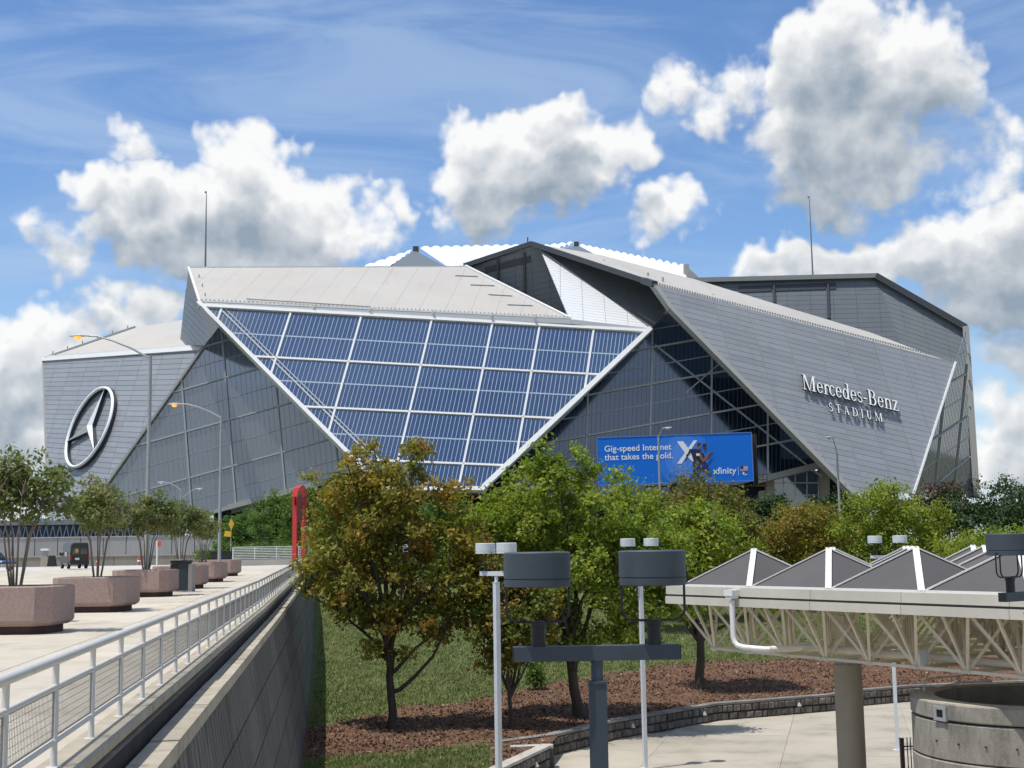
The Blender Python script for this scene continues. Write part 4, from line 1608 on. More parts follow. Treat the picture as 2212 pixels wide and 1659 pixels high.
# ------------------------------------------------------------------ trees
def leaf_mesh(name, cen, nor_bias, size, rng, m, asp=.55):
    """many small folded leaves, four corners each"""
    n = len(cen)
    d = rng.normal(size=(n, 3))
    d /= np.linalg.norm(d, axis=1)[:, None]
    nr = rng.normal(size=(n, 3)) * .8 + nor_bias
    nr -= d * (nr * d).sum(1)[:, None]
    nr /= np.linalg.norm(nr, axis=1)[:, None] + 1e-9
    s = np.cross(nr, d)
    L = size * rng.uniform(.45, 1.55, size=(n, 1))
    v = np.empty((n, 4, 3))
    v[:, 0] = cen - d * L * .5
    v[:, 1] = cen + s * L * asp * .5 + nr * L * .10
    v[:, 2] = cen + d * L * .5
    v[:, 3] = cen - s * L * asp * .5 + nr * L * .10
    me = bpy.data.meshes.new(name)
    me.vertices.add(n * 4)
    me.vertices.foreach_set('co', v.reshape(-1).astype(np.float32))
    me.loops.add(n * 4)
    me.loops.foreach_set('vertex_index', np.arange(n * 4, dtype=np.int32))
    me.polygons.add(n)
    me.polygons.foreach_set('loop_start', np.arange(0, n * 4, 4, dtype=np.int32))
    me.materials.append(m)
    me.update()
    return me


def tree(name, label, base, lobes, trunk_h, trunk_r, nclump, nleaf, size, lm, bm=None, seed=1, group=None, cat='tree', cr=(.35, .7), stems=None, limbs=9, extra=None,
         shell=.45, twig=.016, lean=(0, 0), rz=0.0, droop=0.0):
    """lobes: (x, y, z, rx, ry, rz) in metres from the foot. stems: number of stems from the ground (None: one trunk)"""
    bm = bm or M_BARK
    rng = np.random.default_rng(seed)
    rr = random.Random(seed)
    t = thing(name, label, cat, base, rz, group)
    vol = np.array([l[3] * l[4] * l[5] for l in lobes]) ** .8
    pick = rng.choice(len(lobes), nclump, p=vol / vol.sum())
    dr = rng.normal(size=(nclump, 3))
    dr /= np.linalg.norm(dr, axis=1)[:, None]
    rad = rng.uniform(0, 1, size=nclump) ** shell
    lo = np.array([l[:3] for l in lobes])[pick]
    lr = np.array([l[3:] for l in lobes])[pick]
    cl = lo + dr * rad[:, None] * lr
    out = dr + np.array([0, 0, .5])
    # limbs
    top = np.array([lean[0], lean[1], trunk_h])
    b = MB()
    nodes = []
    if stems:
        roots = []
        for i in range(stems):
            a = 2 * math.pi * i / stems + rr.uniform(-.3, .3)
            roots.append((np.array([.10 * math.cos(a), .10 * math.sin(a), -.1]), a))
        for i, (p0, a) in enumerate(roots):
            tgt = cl[rr.randrange(nclump)] * .8
            d2 = np.array([math.cos(a), math.sin(a), 0])
            spread = trunk_h * .24
            pts = [p0, p0 + d2 * spread * .35 + np.array([0, 0, trunk_h * .5]), d2 * spread + np.array([0, 0, trunk_h]), d2 * spread * 1.9 + np.array([0, 0, trunk_h * 1.45]),
                   d2 * spread * 2.6 + np.array([0, 0, trunk_h * 1.9])]
            b.tube(pts, [trunk_r, trunk_r * .85, trunk_r * .7, trunk_r * .45, trunk_r * .15], 6)
            nodes += [(pts[k] * (1 - s) + pts[k + 1] * s, trunk_r * .4) for k in (2, 3) for s in (0, .33, .66)]
    else:
        pts, rads = [], []
        wob = trunk_r * .5
        for i in range(6):
            f = i / 5
            pts.append(np.array([lean[0] * f + rr.uniform(-wob, wob) * (f > 0), lean[1] * f + rr.uniform(-wob, wob) * (f > 0), -.15 + (trunk_h + .15) * f]))
            rads.append(trunk_r * (1.35 if i == 0 else 1 - .28 * f))
        b.tube(pts, rads, 9)
        # leaders towards spread-out parts of the crown
        chosen = [int(rng.integers(nclump))]
        while len(chosen) < limbs:
            dist = np.min([np.linalg.norm(cl - cl[c], axis=1) for c in chosen], axis=0)
            chosen.append(int(np.argmax(dist * rng.uniform(.7, 1, nclump))))
        for c in chosen:
            tgt = cl[c]
            f = min(1, max(.55, rr.uniform(.6, 1.05)))
            st = pts[5] * f + pts[0] * (1 - f) if tgt[2] > trunk_h * .9 else pts[3]
            mid = st * .5 + tgt * .5
            mid[2] = st[2] + (tgt[2] - st[2]) * .58
            mid[:2] = st[:2] + (tgt[:2] - st[:2]) * .36
            q = []
            for k in range(7):
                s = k / 6
                pp = st * (1 - s) ** 2 + 2 * mid * s * (1 - s) + tgt * s * s
                if 0 < k < 6:
                    pp = pp + rng.normal(size=3) * .07
                q.append(pp)
            r0 = trunk_r * rr.uniform(.38, .6)
            rs = [r0 * (1 - .85 * k / 6) + .008 for k in range(7)]
            b.tube(q, rs, 6, caps=False)
            for k in range(1, 7):
                nodes.append((q[k], rs[k]))
                nodes.append(((q[k] + q[k - 1]) / 2, rs[k]))
        nodes.append((pts[5], trunk_r * .6))
    if extra:
        for pl_, r0, r1 in extra:
            q = [np.array(p) for p in pl_]
            b.tube(q, list(np.linspace(r0, r1, len(q))), 7, caps=False)
            for p in q[1:]:
                nodes.append((p, r1))
    b.build('trunk', bm, None)
    tr = bpy.data.objects[COL.objects[-1].name]
    tr.parent = t
    # twigs
    npos = np.array([n_[0] for n_ in nodes])
    b = MB()
    for c in cl:
        dist = np.linalg.norm(npos - c, axis=1) + np.maximum(0, npos[:, 2] - c[2]) * 1.2
        j = int(np.argmin(dist))
        p, r0 = nodes[j]
        mid = (p + c) / 2 + rng.normal(size=3) * .08 + np.array([0, 0, .06])
        r0 = min(r0, twig * 1.8)
        b.tube([p, mid, c], [r0, twig, twig * .35], 4, caps=False)
    b.build('branches', bm, None, 'stuff')
    COL.objects[-1].parent = t
    # leaves
    crr = rng.uniform(cr[0], cr[1], nclump)
    cnt = np.maximum(6, (nleaf * crr ** 2 / (crr ** 2).sum())).astype(int)
    idx = np.repeat(np.arange(nclump), cnt)
    g = rng.normal(size=(len(idx), 3)) * np.array([.55, .55, .42])
    cen = cl[idx] + g * crr[idx][:, None]
    cen[:, 2] -= droop * (g[:, 0] ** 2 + g[:, 1] ** 2) * crr[idx]
    me = leaf_mesh('foliage', cen, out[idx] * .9 + np.array([0, 0, .5]), size, rng, lm)
    o = bpy.data.objects.new('foliage', me)
    COL.objects.link(o)
    o.parent = t
    o['kind'] = 'stuff'
    return t


LM_RUST = leaf_mat('russet maple leaves', (.26, .235, .042), (.18, .22, .036), (.34, .22, .045), .47)
LM_BRIGHT = leaf_mat('bright green maple leaves', (.235, .325, .038), (.15, .225, .028), (.31, .365, .06), .47)
LM_OLIVE = leaf_mat('olive tree leaves', (.18, .195, .045), (.12, .145, .03), (.24, .18, .055), .4)
LM_GOLD = leaf_mat('golden green leaves', (.25, .225, .032), (.17, .18, .026), (.30, .195, .042), .42)
LM_MIXED = leaf_mat('olive and orange maple leaves', (.17, .19, .035), (.11, .15, .026), (.26, .17, .036), .42)
LM_DARK = leaf_mat('dark evergreen leaves', (.034, .068, .022), (.055, .10, .032), None, .25)
LM_MID = leaf_mat('mid green leaves', (.075, .155, .03), (.10, .195, .038), (.13, .21, .042), .4)
LM_MYRTLE = leaf_mat('myrtle leaves', (.12, .165, .052), (.165, .205, .07), (.23, .24, .105), .43)
LM_PINK = leaf_mat('pink myrtle blossom and leaves', (.03, .05, .02), (.22, .12, .13), (.04, .06, .02), .2)


def foot(u, v, Y):
    p = at(u, v, Y)
    return Vector((p.x, p.y, bank_z(p.x, p.y)))


# big maple, left of centre
q = foot(845, 1560, 54.5)
tree('maple_tree', 'large russet brown maple left of centre with a low side limb reaching right', q,
     [(-1.3, 0, 9.2, 2.3, 2.3, 2.4), (1.0, .2, 9.0, 2.5, 2.3, 2.6), (-2.3, .2, 6.6, 1.8, 2.0, 1.9), (2.3, 0, 6.6, 2.0, 2.0, 2.0), (0, -.4, 6.2, 2.6, 2.4, 1.9), (.3, 0, 4.6, 2.9, 1.8, 1.0),
      (-1.5, .2, 4.4, 1.6, 1.4, .9), (2.6, .3, 4.4, 1.6, 1.3, 1.0), (3.3, .2, 7.4, 1.1, 1.2, 1.6), (-.2, -.3, 3.4, 1.6, 1.2, .7), (-.9, 0, 11.2, .8, .8, .7), (.9, 0, 11.3, .9, .9, .8), (-2.9, 0, 8.5, .8, .9, 1.1)],
     3.6, .19, 430, 28000, .20, LM_RUST, seed=11, limbs=14, cr=(.24, .52), shell=.42, group='trees on the lawn',
     extra=[([(0, 0, 1.45), (.35, -.1, 1.55), (1.0, -.2, 2.1), (1.75, -.2, 2.9), (2.2, -.1, 3.8), (2.9, 0, 5.2)], .11, .03)], droop=.15)
q = foot(1103, 1556, 54.0)
tree('maple_tree', 'small olive maple with a low forked trunk beside the left pale lamp post', q,
     [(.3, 0, 4.0, 1.7, 1.4, 1.4), (-.6, 0, 3.4, 1.4, 1.2, 1.0), (.9, 0, 5.3, 1.5, 1.3, 1.2), (-.9, .3, 5.3, 1.4, 1.2, 1.2), (0, .2, 6.4, 1.2, 1.0, .8)], 1.55, .105, 150, 12500, .19, LM_MIXED, seed=23, limbs=7,
     cr=(.3, .55), group='trees on the lawn', extra=[([(0, 0, 1.4), (-.25, 0, 1.9), (-.5, 0, 2.6), (-.7, 0, 3.4)], .07, .03), ([(0, 0, 1.4), (.3, 0, 1.9), (.42, 0, 2.5), (.6, 0, 3.4)], .07, .03)],
     droop=.3)
q = foot(1252, 1528, 57.5)
tree('maple_tree', 'large bright green maple with a thick leaning trunk behind the grey lamp crossbar', q,
     [(-2.0, 0, 9.0, 2.4, 2.2, 2.2), (.5, .2, 9.0, 2.3, 2.3, 2.2), (2.9, 0, 6.9, 2.0, 2.0, 1.7), (-2.8, .2, 6.6, 1.9, 1.9, 1.7), (.3, -.3, 6.2, 2.6, 2.3, 1.9), (2.6, 0, 5.0, 2.0, 1.8, 1.2),
      (-1.8, 0, 4.4, 1.7, 1.5, .9), (2.2, -.2, 3.4, 1.7, 1.3, .8), (-1.5, 0, 11.0, .9, 1, .7), (.2, 0, 11.2, .9, .9, .6), (4.2, .2, 5.6, .9, .9, .9), (-3.6, .1, 8.0, 1.1, 1.2, 1.3), (4.0, 0, 6.8, 1.0, 1, 1.1), (-.2, 0, 3.2, 1.3, 1.2, .6), (-4.0, 0, 7.6, 1.5, 1.5, 1.6), (-4.1, 0, 5.6, 1.2, 1.2, 1.0), (4.6, 0, 5.0, 1.2, 1.2, 1.0), (3.9, 0, 6.8, 1.5, 1.4, 1.3)],
     3.1, .25, 470, 38000, .21, LM_BRIGHT, seed=31, limbs=12, cr=(.26, .58), shell=.4, group='trees on the lawn', lean=(-.35, 0), droop=.15)
q = foot(1515, 1478, 66)
tree('maple_tree', 'dark trunked green maple standing behind the left end of the steel canopy', q,
     [(-.3, 0, 6.6, 1.9, 2.0, 2.0), (-1.0, 0, 5.0, 1.4, 1.7, 1.3), (1.5, .3, 6.2, 2.0, 2.0, 1.7), (.3, 0, 8.1, 1.7, 1.7, 1.3), (2.6, 0, 4.8, 1.6, 1.4, 1.0)], 3.4, .24, 160, 15000, .22, LM_BRIGHT, seed=41,
     limbs=9, cr=(.4, .75), group='trees on the lawn', droop=.15, extra=[([(0, 0, 2.2), (-.5, 0, 2.9), (-1.0, 0, 3.7), (-1.3, 0, 4.9)], .13, .05)])
q = foot(1512, 1300, 98)
tree('bushy_tree', 'broad olive brown tree below the blue billboard', q,
     [(-2.0, 0, 8.0, 2.8, 2.8, 2.4), (1.4, 0, 7.9, 3.0, 2.8, 2.3), (0, 0, 5.6, 4.4, 3.2, 2.8), (-.5, 0, 10.2, 1.6, 1.6, .9), (3.0, 0, 6.4, 2.0, 2.4, 2.2)], 4.0, .3, 260, 26000, .24, LM_OLIVE, seed=51, limbs=10,
     cr=(.6, 1.1), group='trees beyond the lawn', shell=.4)
q = foot(1405, 1300, 92)
tree('bushy_tree', 'bright green tree in front of the lower left corner of the blue billboard', q,
     [(-.5, 0, 7.6, 2.3, 2.3, 2.0), (.8, 0, 5.8, 2.6, 2.4, 2.2), (-1.6, 0, 9.6, 1.1, 1.2, 1.0)], 3.6, .22, 130, 13000, .22, LM_BRIGHT, seed=55, limbs=7, cr=(.5, .9), group='trees beyond the lawn')
q = foot(1745, 1300, 104)
tree('bushy_tree', 'rusty gold tree above the peaks at the left of the steel canopy', q,
     [(-1.5, 0, 6.2, 2.8, 2.6, 1.9), (1.6, 0, 6.2, 3.0, 2.6, 1.9), (0, 0, 4.4, 3.8, 2.8, 1.9), (.4, 0, 7.4, 2.2, 2.0, .9)], 2.6, .2, 150, 14000, .22, LM_GOLD, seed=61, limbs=8, cr=(.5, .95),
     group='trees beyond the lawn')
q = foot(1935, 1300, 100)
tree('bushy_tree', 'bright yellow green tree under the white building lettering', q,
     [(-1.6, 0, 7.0, 3.0, 2.6, 2.4), (1.8, 0, 6.8, 2.9, 2.6, 2.3), (.2, 0, 4.6, 4.0, 3.0, 2.2), (.1, 0, 9.2, 1.4, 1.4, .9), (-.7, 0, 10.0, .5, .5, .5)], 2.8, .2, 180, 18000, .22,
     leaf_mat('lime green leaves', (.27, .34, .04), (.17, .245, .03), (.30, .34, .06), .46), seed=71, limbs=8, cr=(.5, .95), group='trees beyond the lawn')
q = foot(2125, 1300, 96)
tree('bushy_tree', 'fresh green tree at the right edge behind the canopy peaks', q,
     [(-1.2, 0, 4.9, 2.5, 2.3, 1.9), (1.6, 0, 5.2, 2.6, 2.4, 1.9), (0, 0, 3.6, 3.2, 2.4, 1.6)], 2.2, .18, 120, 12000, .21, LM_BRIGHT, seed=75, limbs=7, cr=(.5, .9), group='trees beyond the lawn')
for k, (u, Y, top, w, lab, lm, sd) in enumerate((
        (1665, 138, 1075, 62, 'dark green tree under the glass entrance right of the billboard', LM_DARK, 81),
        (1790, 132, 1082, 90, 'dark evergreen below the left part of the silver facet, above the rusty gold tree', LM_DARK, 82),
        (2035, 136, 1052, 66, 'dull pink flowering crape myrtle at the foot of the grey glass corner', LM_PINK, 83),
        (2150, 130, 1052, 110, 'dark green tree mass at the right edge under the clouds', LM_DARK, 84),
        (2260, 120, 1046, 90, 'dark green tree partly cut off by the right frame edge', LM_DARK, 85),
        (1900, 140, 1080, 80, 'dark tree hidden mostly behind the bright yellow green tree', LM_DARK, 86),
        (975, 120, 1072, 80, 'mid green tree between the russet maple and the bright maple', LM_MID, 87),
        (1180, 118, 1060, 120, 'mid green tree behind the bright green maple', LM_MID, 88),
        (760, 122, 1085, 90, 'green tree mostly hidden behind the russet maple', LM_MID, 89),
        (600, 168, 1056, 60, 'green tree beside the red arch above the far white fence', LM_MID, 90),
        (530, 176, 1098, 70, 'green tree behind the far end of the white fence', LM_MID, 91),
        (660, 160, 1048, 60, 'dark green tree right behind the red arch', LM_MID, 93))):
    p = at(u, 1200, Y)
    gz = 6.4 if Y > 128 else bank_z(0, Y)
    H = (8 + (1190 - top) / FPX * Y) - gz
    W = w / FPX * Y
    tree('leafy_tree', lab, (p.x, p.y, gz), [(-W * .35, 0, H * .62, W * .62, W * .6, H * .34), (W * .35, 0, H * .6, W * .65, W * .6, H * .34), (0, 0, H * .34, W * .95, W * .6, H * .32),
                                             (W * .1, 0, H * .84, W * .45, W * .4, H * .15)],
         H * .35, .16, 120, 11000, .28, lm, seed=sd, limbs=6, cr=(.5, 1.0), group='trees along the street below the stadium')
# low green bushes along the far bank
for k, (u, v, Y, w, h, lm, lab) in enumerate((
        (520, 1160, 150, 3.0, 2.4, LM_MID, 'light green bush just left of the far white fence'),
        (575, 1165, 152, 3.4, 2.6, LM_MID, 'light green bush behind the middle of the far white fence'),
        (470, 1165, 150, 2.6, 2.6, LM_MID, 'light green bush behind the last planters'),
        (1000, 1240, 124, 5.0, 2.2, LM_DARK, 'dark bush on the bank behind the russet maple'),
        (1330, 1240, 122, 5.5, 2.4, LM_DARK, 'dark bush on the bank behind the bright maple'),
        (760, 1240, 122, 5.0, 2.0, LM_DARK, 'dark bush on the bank near the end of the retaining wall'),
        (1560, 1250, 121, 6.0, 2.2, LM_DARK, 'dark bush on the bank left of the canopy'),
        (1800, 1250, 121, 7.0, 2.2, LM_DARK, 'dark bush on the bank behind the canopy peaks'),
        (2080, 1250, 121, 7.0, 2.2, LM_DARK, 'dark bush on the bank behind the right of the canopy'))):
    p = at(u, v, Y)
    gz = 6.5 if Y > 140 else bank_z(0, Y) - .2
    tree('bush', lab, (p.x, p.y, gz), [(-w * .4, 0, h * .5, w * .6, w * .4, h * .5), (w * .4, 0, h * .5, w * .6, w * .4, h * .5), (0, 0, h * .6, w * .5, w * .4, h * .5)], h * .3, .05, 70, 5000, .2, lm,
         seed=200 + k, limbs=4, cr=(.35, .7), cat='bush', group='bushes on the far bank')
# little weeping shrub on the lawn
q = foot(1157, 1478, 66)
tree('weeping_shrub', 'small weeping shrub on the lawn behind the grey lamp crossbar', q, [(0, 0, .75, .42, .42, .65), (0, 0, 1.1, .3, .3, .3)], .8, .03, 26, 1900, .11, LM_MID, seed=301, limbs=4, cr=(.18, .3), cat='shrub',
     droop=1.2, twig=.008)

# crape myrtles standing in the planters
_lab = ['dark green multi-stemmed crape myrtle in the planter at the left edge', 'crape myrtle in the second planter, above the low grey bench', 'crape myrtle in the third planter beside the tall lamp post',
        'crape myrtle in the planter right of the dark waste bin', 'crape myrtle in the planter second from the far end']
myr = None
for i in range(5):
    p = PLPOS[i] + Vector((0, 0, 1.06))
    if myr is None:
        myr = tree('crape_myrtle', _lab[0], (0, 0, 0), [(-.75, 0, 2.55, .85, .8, .62), (.75, 0, 2.6, .85, .8, .62), (0, .1, 2.3, .9, .85, .6), (0, 0, 3.1, .7, .7, .45), (-1.3, 0, 2.1, .4, .4, .3),
                                                        (1.35, .1, 2.2, .45, .4, .3)],
                   1.35, .032, 140, 5600, .13, LM_MYRTLE, M_BARKP, seed=401, group='crape myrtles in the planters', cr=(.17, .34), stems=6, twig=.009)
        c = myr
    else:
        c = copy_tree(myr)
    sc = (1.0, .98, 1.0, .96, .9)[i]
    c.matrix_basis = Matrix.Translation(p) @ Matrix.Rotation((0, 1.9, 4.1, 2.6, 5.2)[i], 4, 'Z') @ Matrix.Diagonal((sc * (1, 1.02, 1.1, 1.05, 1.1)[i], sc, sc, 1))
    c['label'] = _lab[i]


# ------------------------------------------------------------------ stone retaining walls on the plaza
M_STONE = mat('grey fieldstone', (.16, .136, .112), .9, col2=(.085, .072, .06), scale=3.0, dirt=(.24, .215, .19), dscale=4.0, dlo=.5, dhi=.8, per_piece=.35, bump=.5, bscale=30)
M_MORTAR = mat('dark mortar', (.06, .055, .05), .95)
M_CAP = mat('pale wall cap', (.46, .43, .38), .8, col2=(.36, .33, .29), scale=3, per_piece=.08)
M_CAPD = mat('weathered wall cap', (.22, .20, .185), .85, col2=(.15, .14, .13), scale=3, per_piece=.2)


def stone_meshes():
    out = []
    rr = random.Random(5)
    for k in range(4):
        b = MB()
        j = lambda s: rr.uniform(-s, s)
        fr = [(-.5 + .03 + j(.03), .5, -.5 + .05 + j(.04)), (.5 - .03 + j(.03), .5, -.5 + .05 + j(.04)), (.5 - .03 + j(.03), .5, .5 - .05 + j(.04)), (-.5 + .03 + j(.03), .5, .5 - .05 + j(.04))]
        ins = [(x * .8, .5 + .5 + j(.15), z * .75) for x, _, z in fr]
        bk = [(x, -.5, z) for x, _, z in fr]
        b.add(bk + fr + ins, [(0, 1, 5, 4), (1, 2, 6, 5), (2, 3, 7, 6), (3, 0, 4, 7), (4, 5, 9, 8), (5, 6, 10, 9), (6, 7, 11, 10), (7, 4, 8, 11), (8, 9, 10, 11)])
        out.append(b.mesh('stone', M_STONE))
    return out


STM = stone_meshes()


def stone_wall(label, pts, h, capm, seed, slen=.36, cap_h=.10):
    """pts: foot line, the stone face looks to its right-hand side (towards the plaza)"""
    t = thing('stone_wall', label, 'wall', pts[len(pts) // 2], 0, 'low stone walls by the lawn')
    rr = random.Random(seed)
    core = MB()
    wm = MB()
    z0 = Vector((0, 0, 1))
    for a, b in zip(pts, pts[1:]):
        d = (b - a)
        L = d.length
        d.normalize()
        out = Vector((d.y, -d.x, 0))
        core.prism([a - out * .05, b - out * .05, b - out * .45, a - out * .45], (0, 0, h - cap_h))
        rows = 2
        rh = (h - cap_h) / rows
        for r in range(rows):
            s = rr.uniform(-.3, 0)
            while s < L:
                l = slen * rr.uniform(.6, 1.4)
                e = min(s + l, L)
                s0 = max(s, 0)
                if e - s0 > .06:
                    c = a + d * ((s0 + e) / 2) + z0 * (rh * (r + .5))
                    hh = rh * rr.uniform(.9, 1.0)
                    M = frame(c, d * (e - s0 - .02), out * rr.uniform(.07, .11), z0 * (hh - .015))
                    STONES.setdefault(t.name, []).append(((c - EYE).length, rr.choice(STM), M))
                s = e
        s = 0
        while s < L - .05:
            l = min(rr.uniform(.8, 1.2), L - s)
            c = a + d * (s + l / 2) - out * .17 + z0 * (h - cap_h / 2)
            inst('cap_stone', CAPM[capm.name], frame(c, d * (l - .012), out, z0 * rr.uniform(.95, 1.05)), t)
            s += l
    core.build('wall_core', M_MORTAR, t)
    L = sorted(STONES[t.name], key=lambda x: x[0])
    for dist, me, M in L[:290]:
        inst('stone', me, M, t)
    if len(L) > 290:
        b = MB()
        for dist, me, M in L[290:]:
            b.add([M @ v.co for v in me.vertices], [tuple(p.vertices) for p in me.polygons])
        b.build('small_stones', M_STONE, t, 'stuff')
    return t


STONES = {}
CAPM = {m.name: MB().box((0, 0, 0), (1, .46, .10)).mesh('cap_stone', m) for m in (M_CAP, M_CAPD)}
wl = stone_wall('long curved low wall of grey stones between the brown mulch bank and the plaza', [Vector(p) for p in WALL_FOOT], .80, M_CAPD, 3)
w2 = stone_wall('short stone planter wall with a pale cap at the bottom centre, around a corner of lawn', [NEAR, CORNER, BACK], .82, M_CAP, 8)
# small wedge lights on the walls
M_WL = mat('wall light cover', (.45, .45, .43), .5)


def wedge(pos, out, par):
    b = MB()
    s = Vector((out.y, -out.x, 0))
    p = pos + out * .12
    b.add([p - s * .11, p + s * .11, p + s * .05 + Vector((0, 0, .17)), p - s * .05 + Vector((0, 0, .17)), p - s * .11 - out * .1 , p + s * .11 - out * .1,
           p - s * .08 + out * .09, p + s * .08 + out * .09],
          [(6, 7, 2, 3), (0, 6, 3), (7, 1, 2), (0, 1, 7, 6), (0, 3, 2, 1)])
    b.build('wall_light', M_WL, par)


for u, v in ((1362, 1570), (1520, 1546), (1725, 1525), (1988, 1491)):
    x = atz(u, v, .4)
    k = min(range(len(WALL_FOOT) - 1), key=lambda i: abs((WALL_FOOT[i].x + WALL_FOOT[i + 1].x) / 2 - x.x))
    a, b_ = WALL_FOOT[k], WALL_FOOT[k + 1]
    d = (b_ - a).normalized()
    f = (x.x - a.x) / (b_.x - a.x)
    wedge(a.lerp(b_, f) + Vector((0, 0, .38)), Vector((d.y, -d.x, 0)), wl)
_d2 = (CORNER - NEAR).normalized()
wedge(CORNER - _d2 * 2.2 + Vector((0, 0, .35)), Vector((_d2.y, -_d2.x, 0)), w2)

# ------------------------------------------------------------------ twin drum lamps
M_GASK = mat('lamp groove', (.02, .025, .03), .6)


def drum_lamp(label, x, y, top, rz, paint, group, beam=1.37, sep=.96, dia=.556, rod=1):
    t = thing('twin_lamp', label, 'lamp post', (x, y, 0), rz, group)
    t.matrix_basis = Matrix.Translation((x, y, 0)) @ Matrix.Rotation(rz, 4, 'Z')

    def part(nm, mb, m, par=t):
        o = bpy.data.objects.new(nm, mb.mesh(nm, m))
        COL.objects.link(o)
        o.parent = par
        return o
    zb = top - .775      # top of the crossbar
    b = MB().box((0, 0, (zb - .30) / 2), (.14, .14, zb - .30))
    b.box((0, 0, zb - .295), (.155, .155, .02))
    b.box((0, 0, .02), (.34, .34, .04))
    part('post', b, paint)
    part('neck', MB().tube([(0, 0, zb - .30), (0, 0, zb - .12)], .05, 16), paint)
    b = MB().box((0, 0, zb - .06), (beam, .12, .12))
    part('crossbar', b, paint)
    part('end_cap', MB().box((beam / 2 + .004, 0, zb - .06), (.008, .112, .112)), M_BLACK)
    part('end_cap', MB().box((-beam / 2 - .004, 0, zb - .06), (.008, .112, .112)), M_BLACK)
    R0 = dia / 2
    for s in (-1, 1):
        cx = s * sep / 2
        hd = part('lamp_head', MB().lathe([(R0 - .006, top - .29), (R0, top - .284), (R0, top - .232), (R0 - .008, top - .228), (R0 - .008, top - .222), (R0, top - .218), (R0, top - .012), (R0 - .012, top - .002),
                                           (R0 - .06, top)], 48, (cx, 0, 0)), paint)
        b = MB()
        for yy in ((0,) if rod == 1 else (-.03, .03)):
            w = R0 - .018
            q = [(cx - w, yy, top - .29), (cx - w, yy, top - .50), (cx - w + .012, yy, top - .53), (cx - w + .04, yy, top - .56), (cx - w + .08, yy, top - .575), (cx, yy, top - .578),
                 (cx + w - .08, yy, top - .575), (cx + w - .04, yy, top - .56), (cx + w - .012, yy, top - .53), (cx + w, yy, top - .50), (cx + w, yy, top - .29)]
            b.tube(q, .0105, 8)
        part('yoke', b, M_BLACK, hd)
        for sx_ in (-1, 1):
            part('bolt', MB().tube([(cx + sx_ * (R0 - .004), 0, top - .262), (cx + sx_ * (R0 + .012), 0, top - .262)], .014, 8), M_BLACK, hd)
        b = MB().lathe([(.058, zb - .002), (.058, zb + .155), (.066, zb + .157), (.066, zb + .20), (.058, zb + .205)], 20, (cx, 0, 0))
        part('socket', b, M_BLACK, hd)
    return t


def lamp_at(u, Y, v_top):
    p = at(u, v_top, Y)
    return p.x, p.y, p.z


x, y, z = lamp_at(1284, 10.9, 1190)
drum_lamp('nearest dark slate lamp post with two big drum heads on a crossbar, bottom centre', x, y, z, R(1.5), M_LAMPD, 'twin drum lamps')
x, y, z = lamp_at(1071, 36, 1173)
drum_lamp('pale lamp post left of the dark one, its crossbar turned so the drums overlap', x, y, z, R(-52), M_LAMPW, 'twin drum lamps')
x, y, z = lamp_at(1381, 48.6, 1163)
drum_lamp('pale lamp post whose two small drums show above the right head of the dark lamp', x, y, z, R(20), M_LAMPW, 'twin drum lamps')
x, y, z = lamp_at(1916, 52, 1157)
drum_lamp('pale lamp post standing behind the steel canopy, its drums above the peaks', x, y, z, R(-14), M_LAMPW, 'twin drum lamps')
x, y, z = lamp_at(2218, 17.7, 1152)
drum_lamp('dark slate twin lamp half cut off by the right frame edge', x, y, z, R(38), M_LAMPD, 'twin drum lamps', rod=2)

# ------------------------------------------------------------------ steel canopy
M_CREAM = mat('cream steel paint', (.70, .64, .52), .6, col2=(.62, .555, .44), scale=1.5, dirt=(.30, .20, .11), dscale=2.5, dlo=.62, dhi=.85, per_piece=.08)
M_FASC = mat('cream fascia', (.60, .575, .50), .55, col2=(.52, .49, .42), scale=.9, stretch=(1, 1, .5), dirt=(.42, .36, .27), dscale=1.2, dlo=.6, dhi=.85, per_piece=.04)
M_CAPW = mat('white ridge cap', (.68, .67, .63), .5, dirt=(.5, .48, .42), dscale=2.0, dlo=.6, dhi=.9)
M_TAUPE = mat('dark taupe roof panel', (.085, .082, .08), .7, col2=(.075, .07, .07), scale=.8, per_piece=.08)
M_COLUMN = mat('brown grey concrete column', (.37, .335, .275), .9, col2=(.30, .27, .22), scale=2, stretch=(1, 1, .3), bump=.2, bscale=25)
CD = Vector((.50, -.866, 0)).normalized()      # along the front fascia, towards the right and nearer
CP = Vector((.866, .50, 0)).normalized()       # into the canopy
F0 = atz(1438, 1266, 6.92)
F0.z = 0


def cp(k, q, z):
    return F0 + CD * k + CP * q + Vector((0, 0, z))


def k_at(u, q, z):
    """position along the fascia seen in column u"""
    d = ray(u, 1250)
    a = F0 + CP * q - Vector((EYE.x, EYE.y, 0))
    r = d.x / d.y
    return (r * a.y - a.x) / (CD.x - r * CD.y)


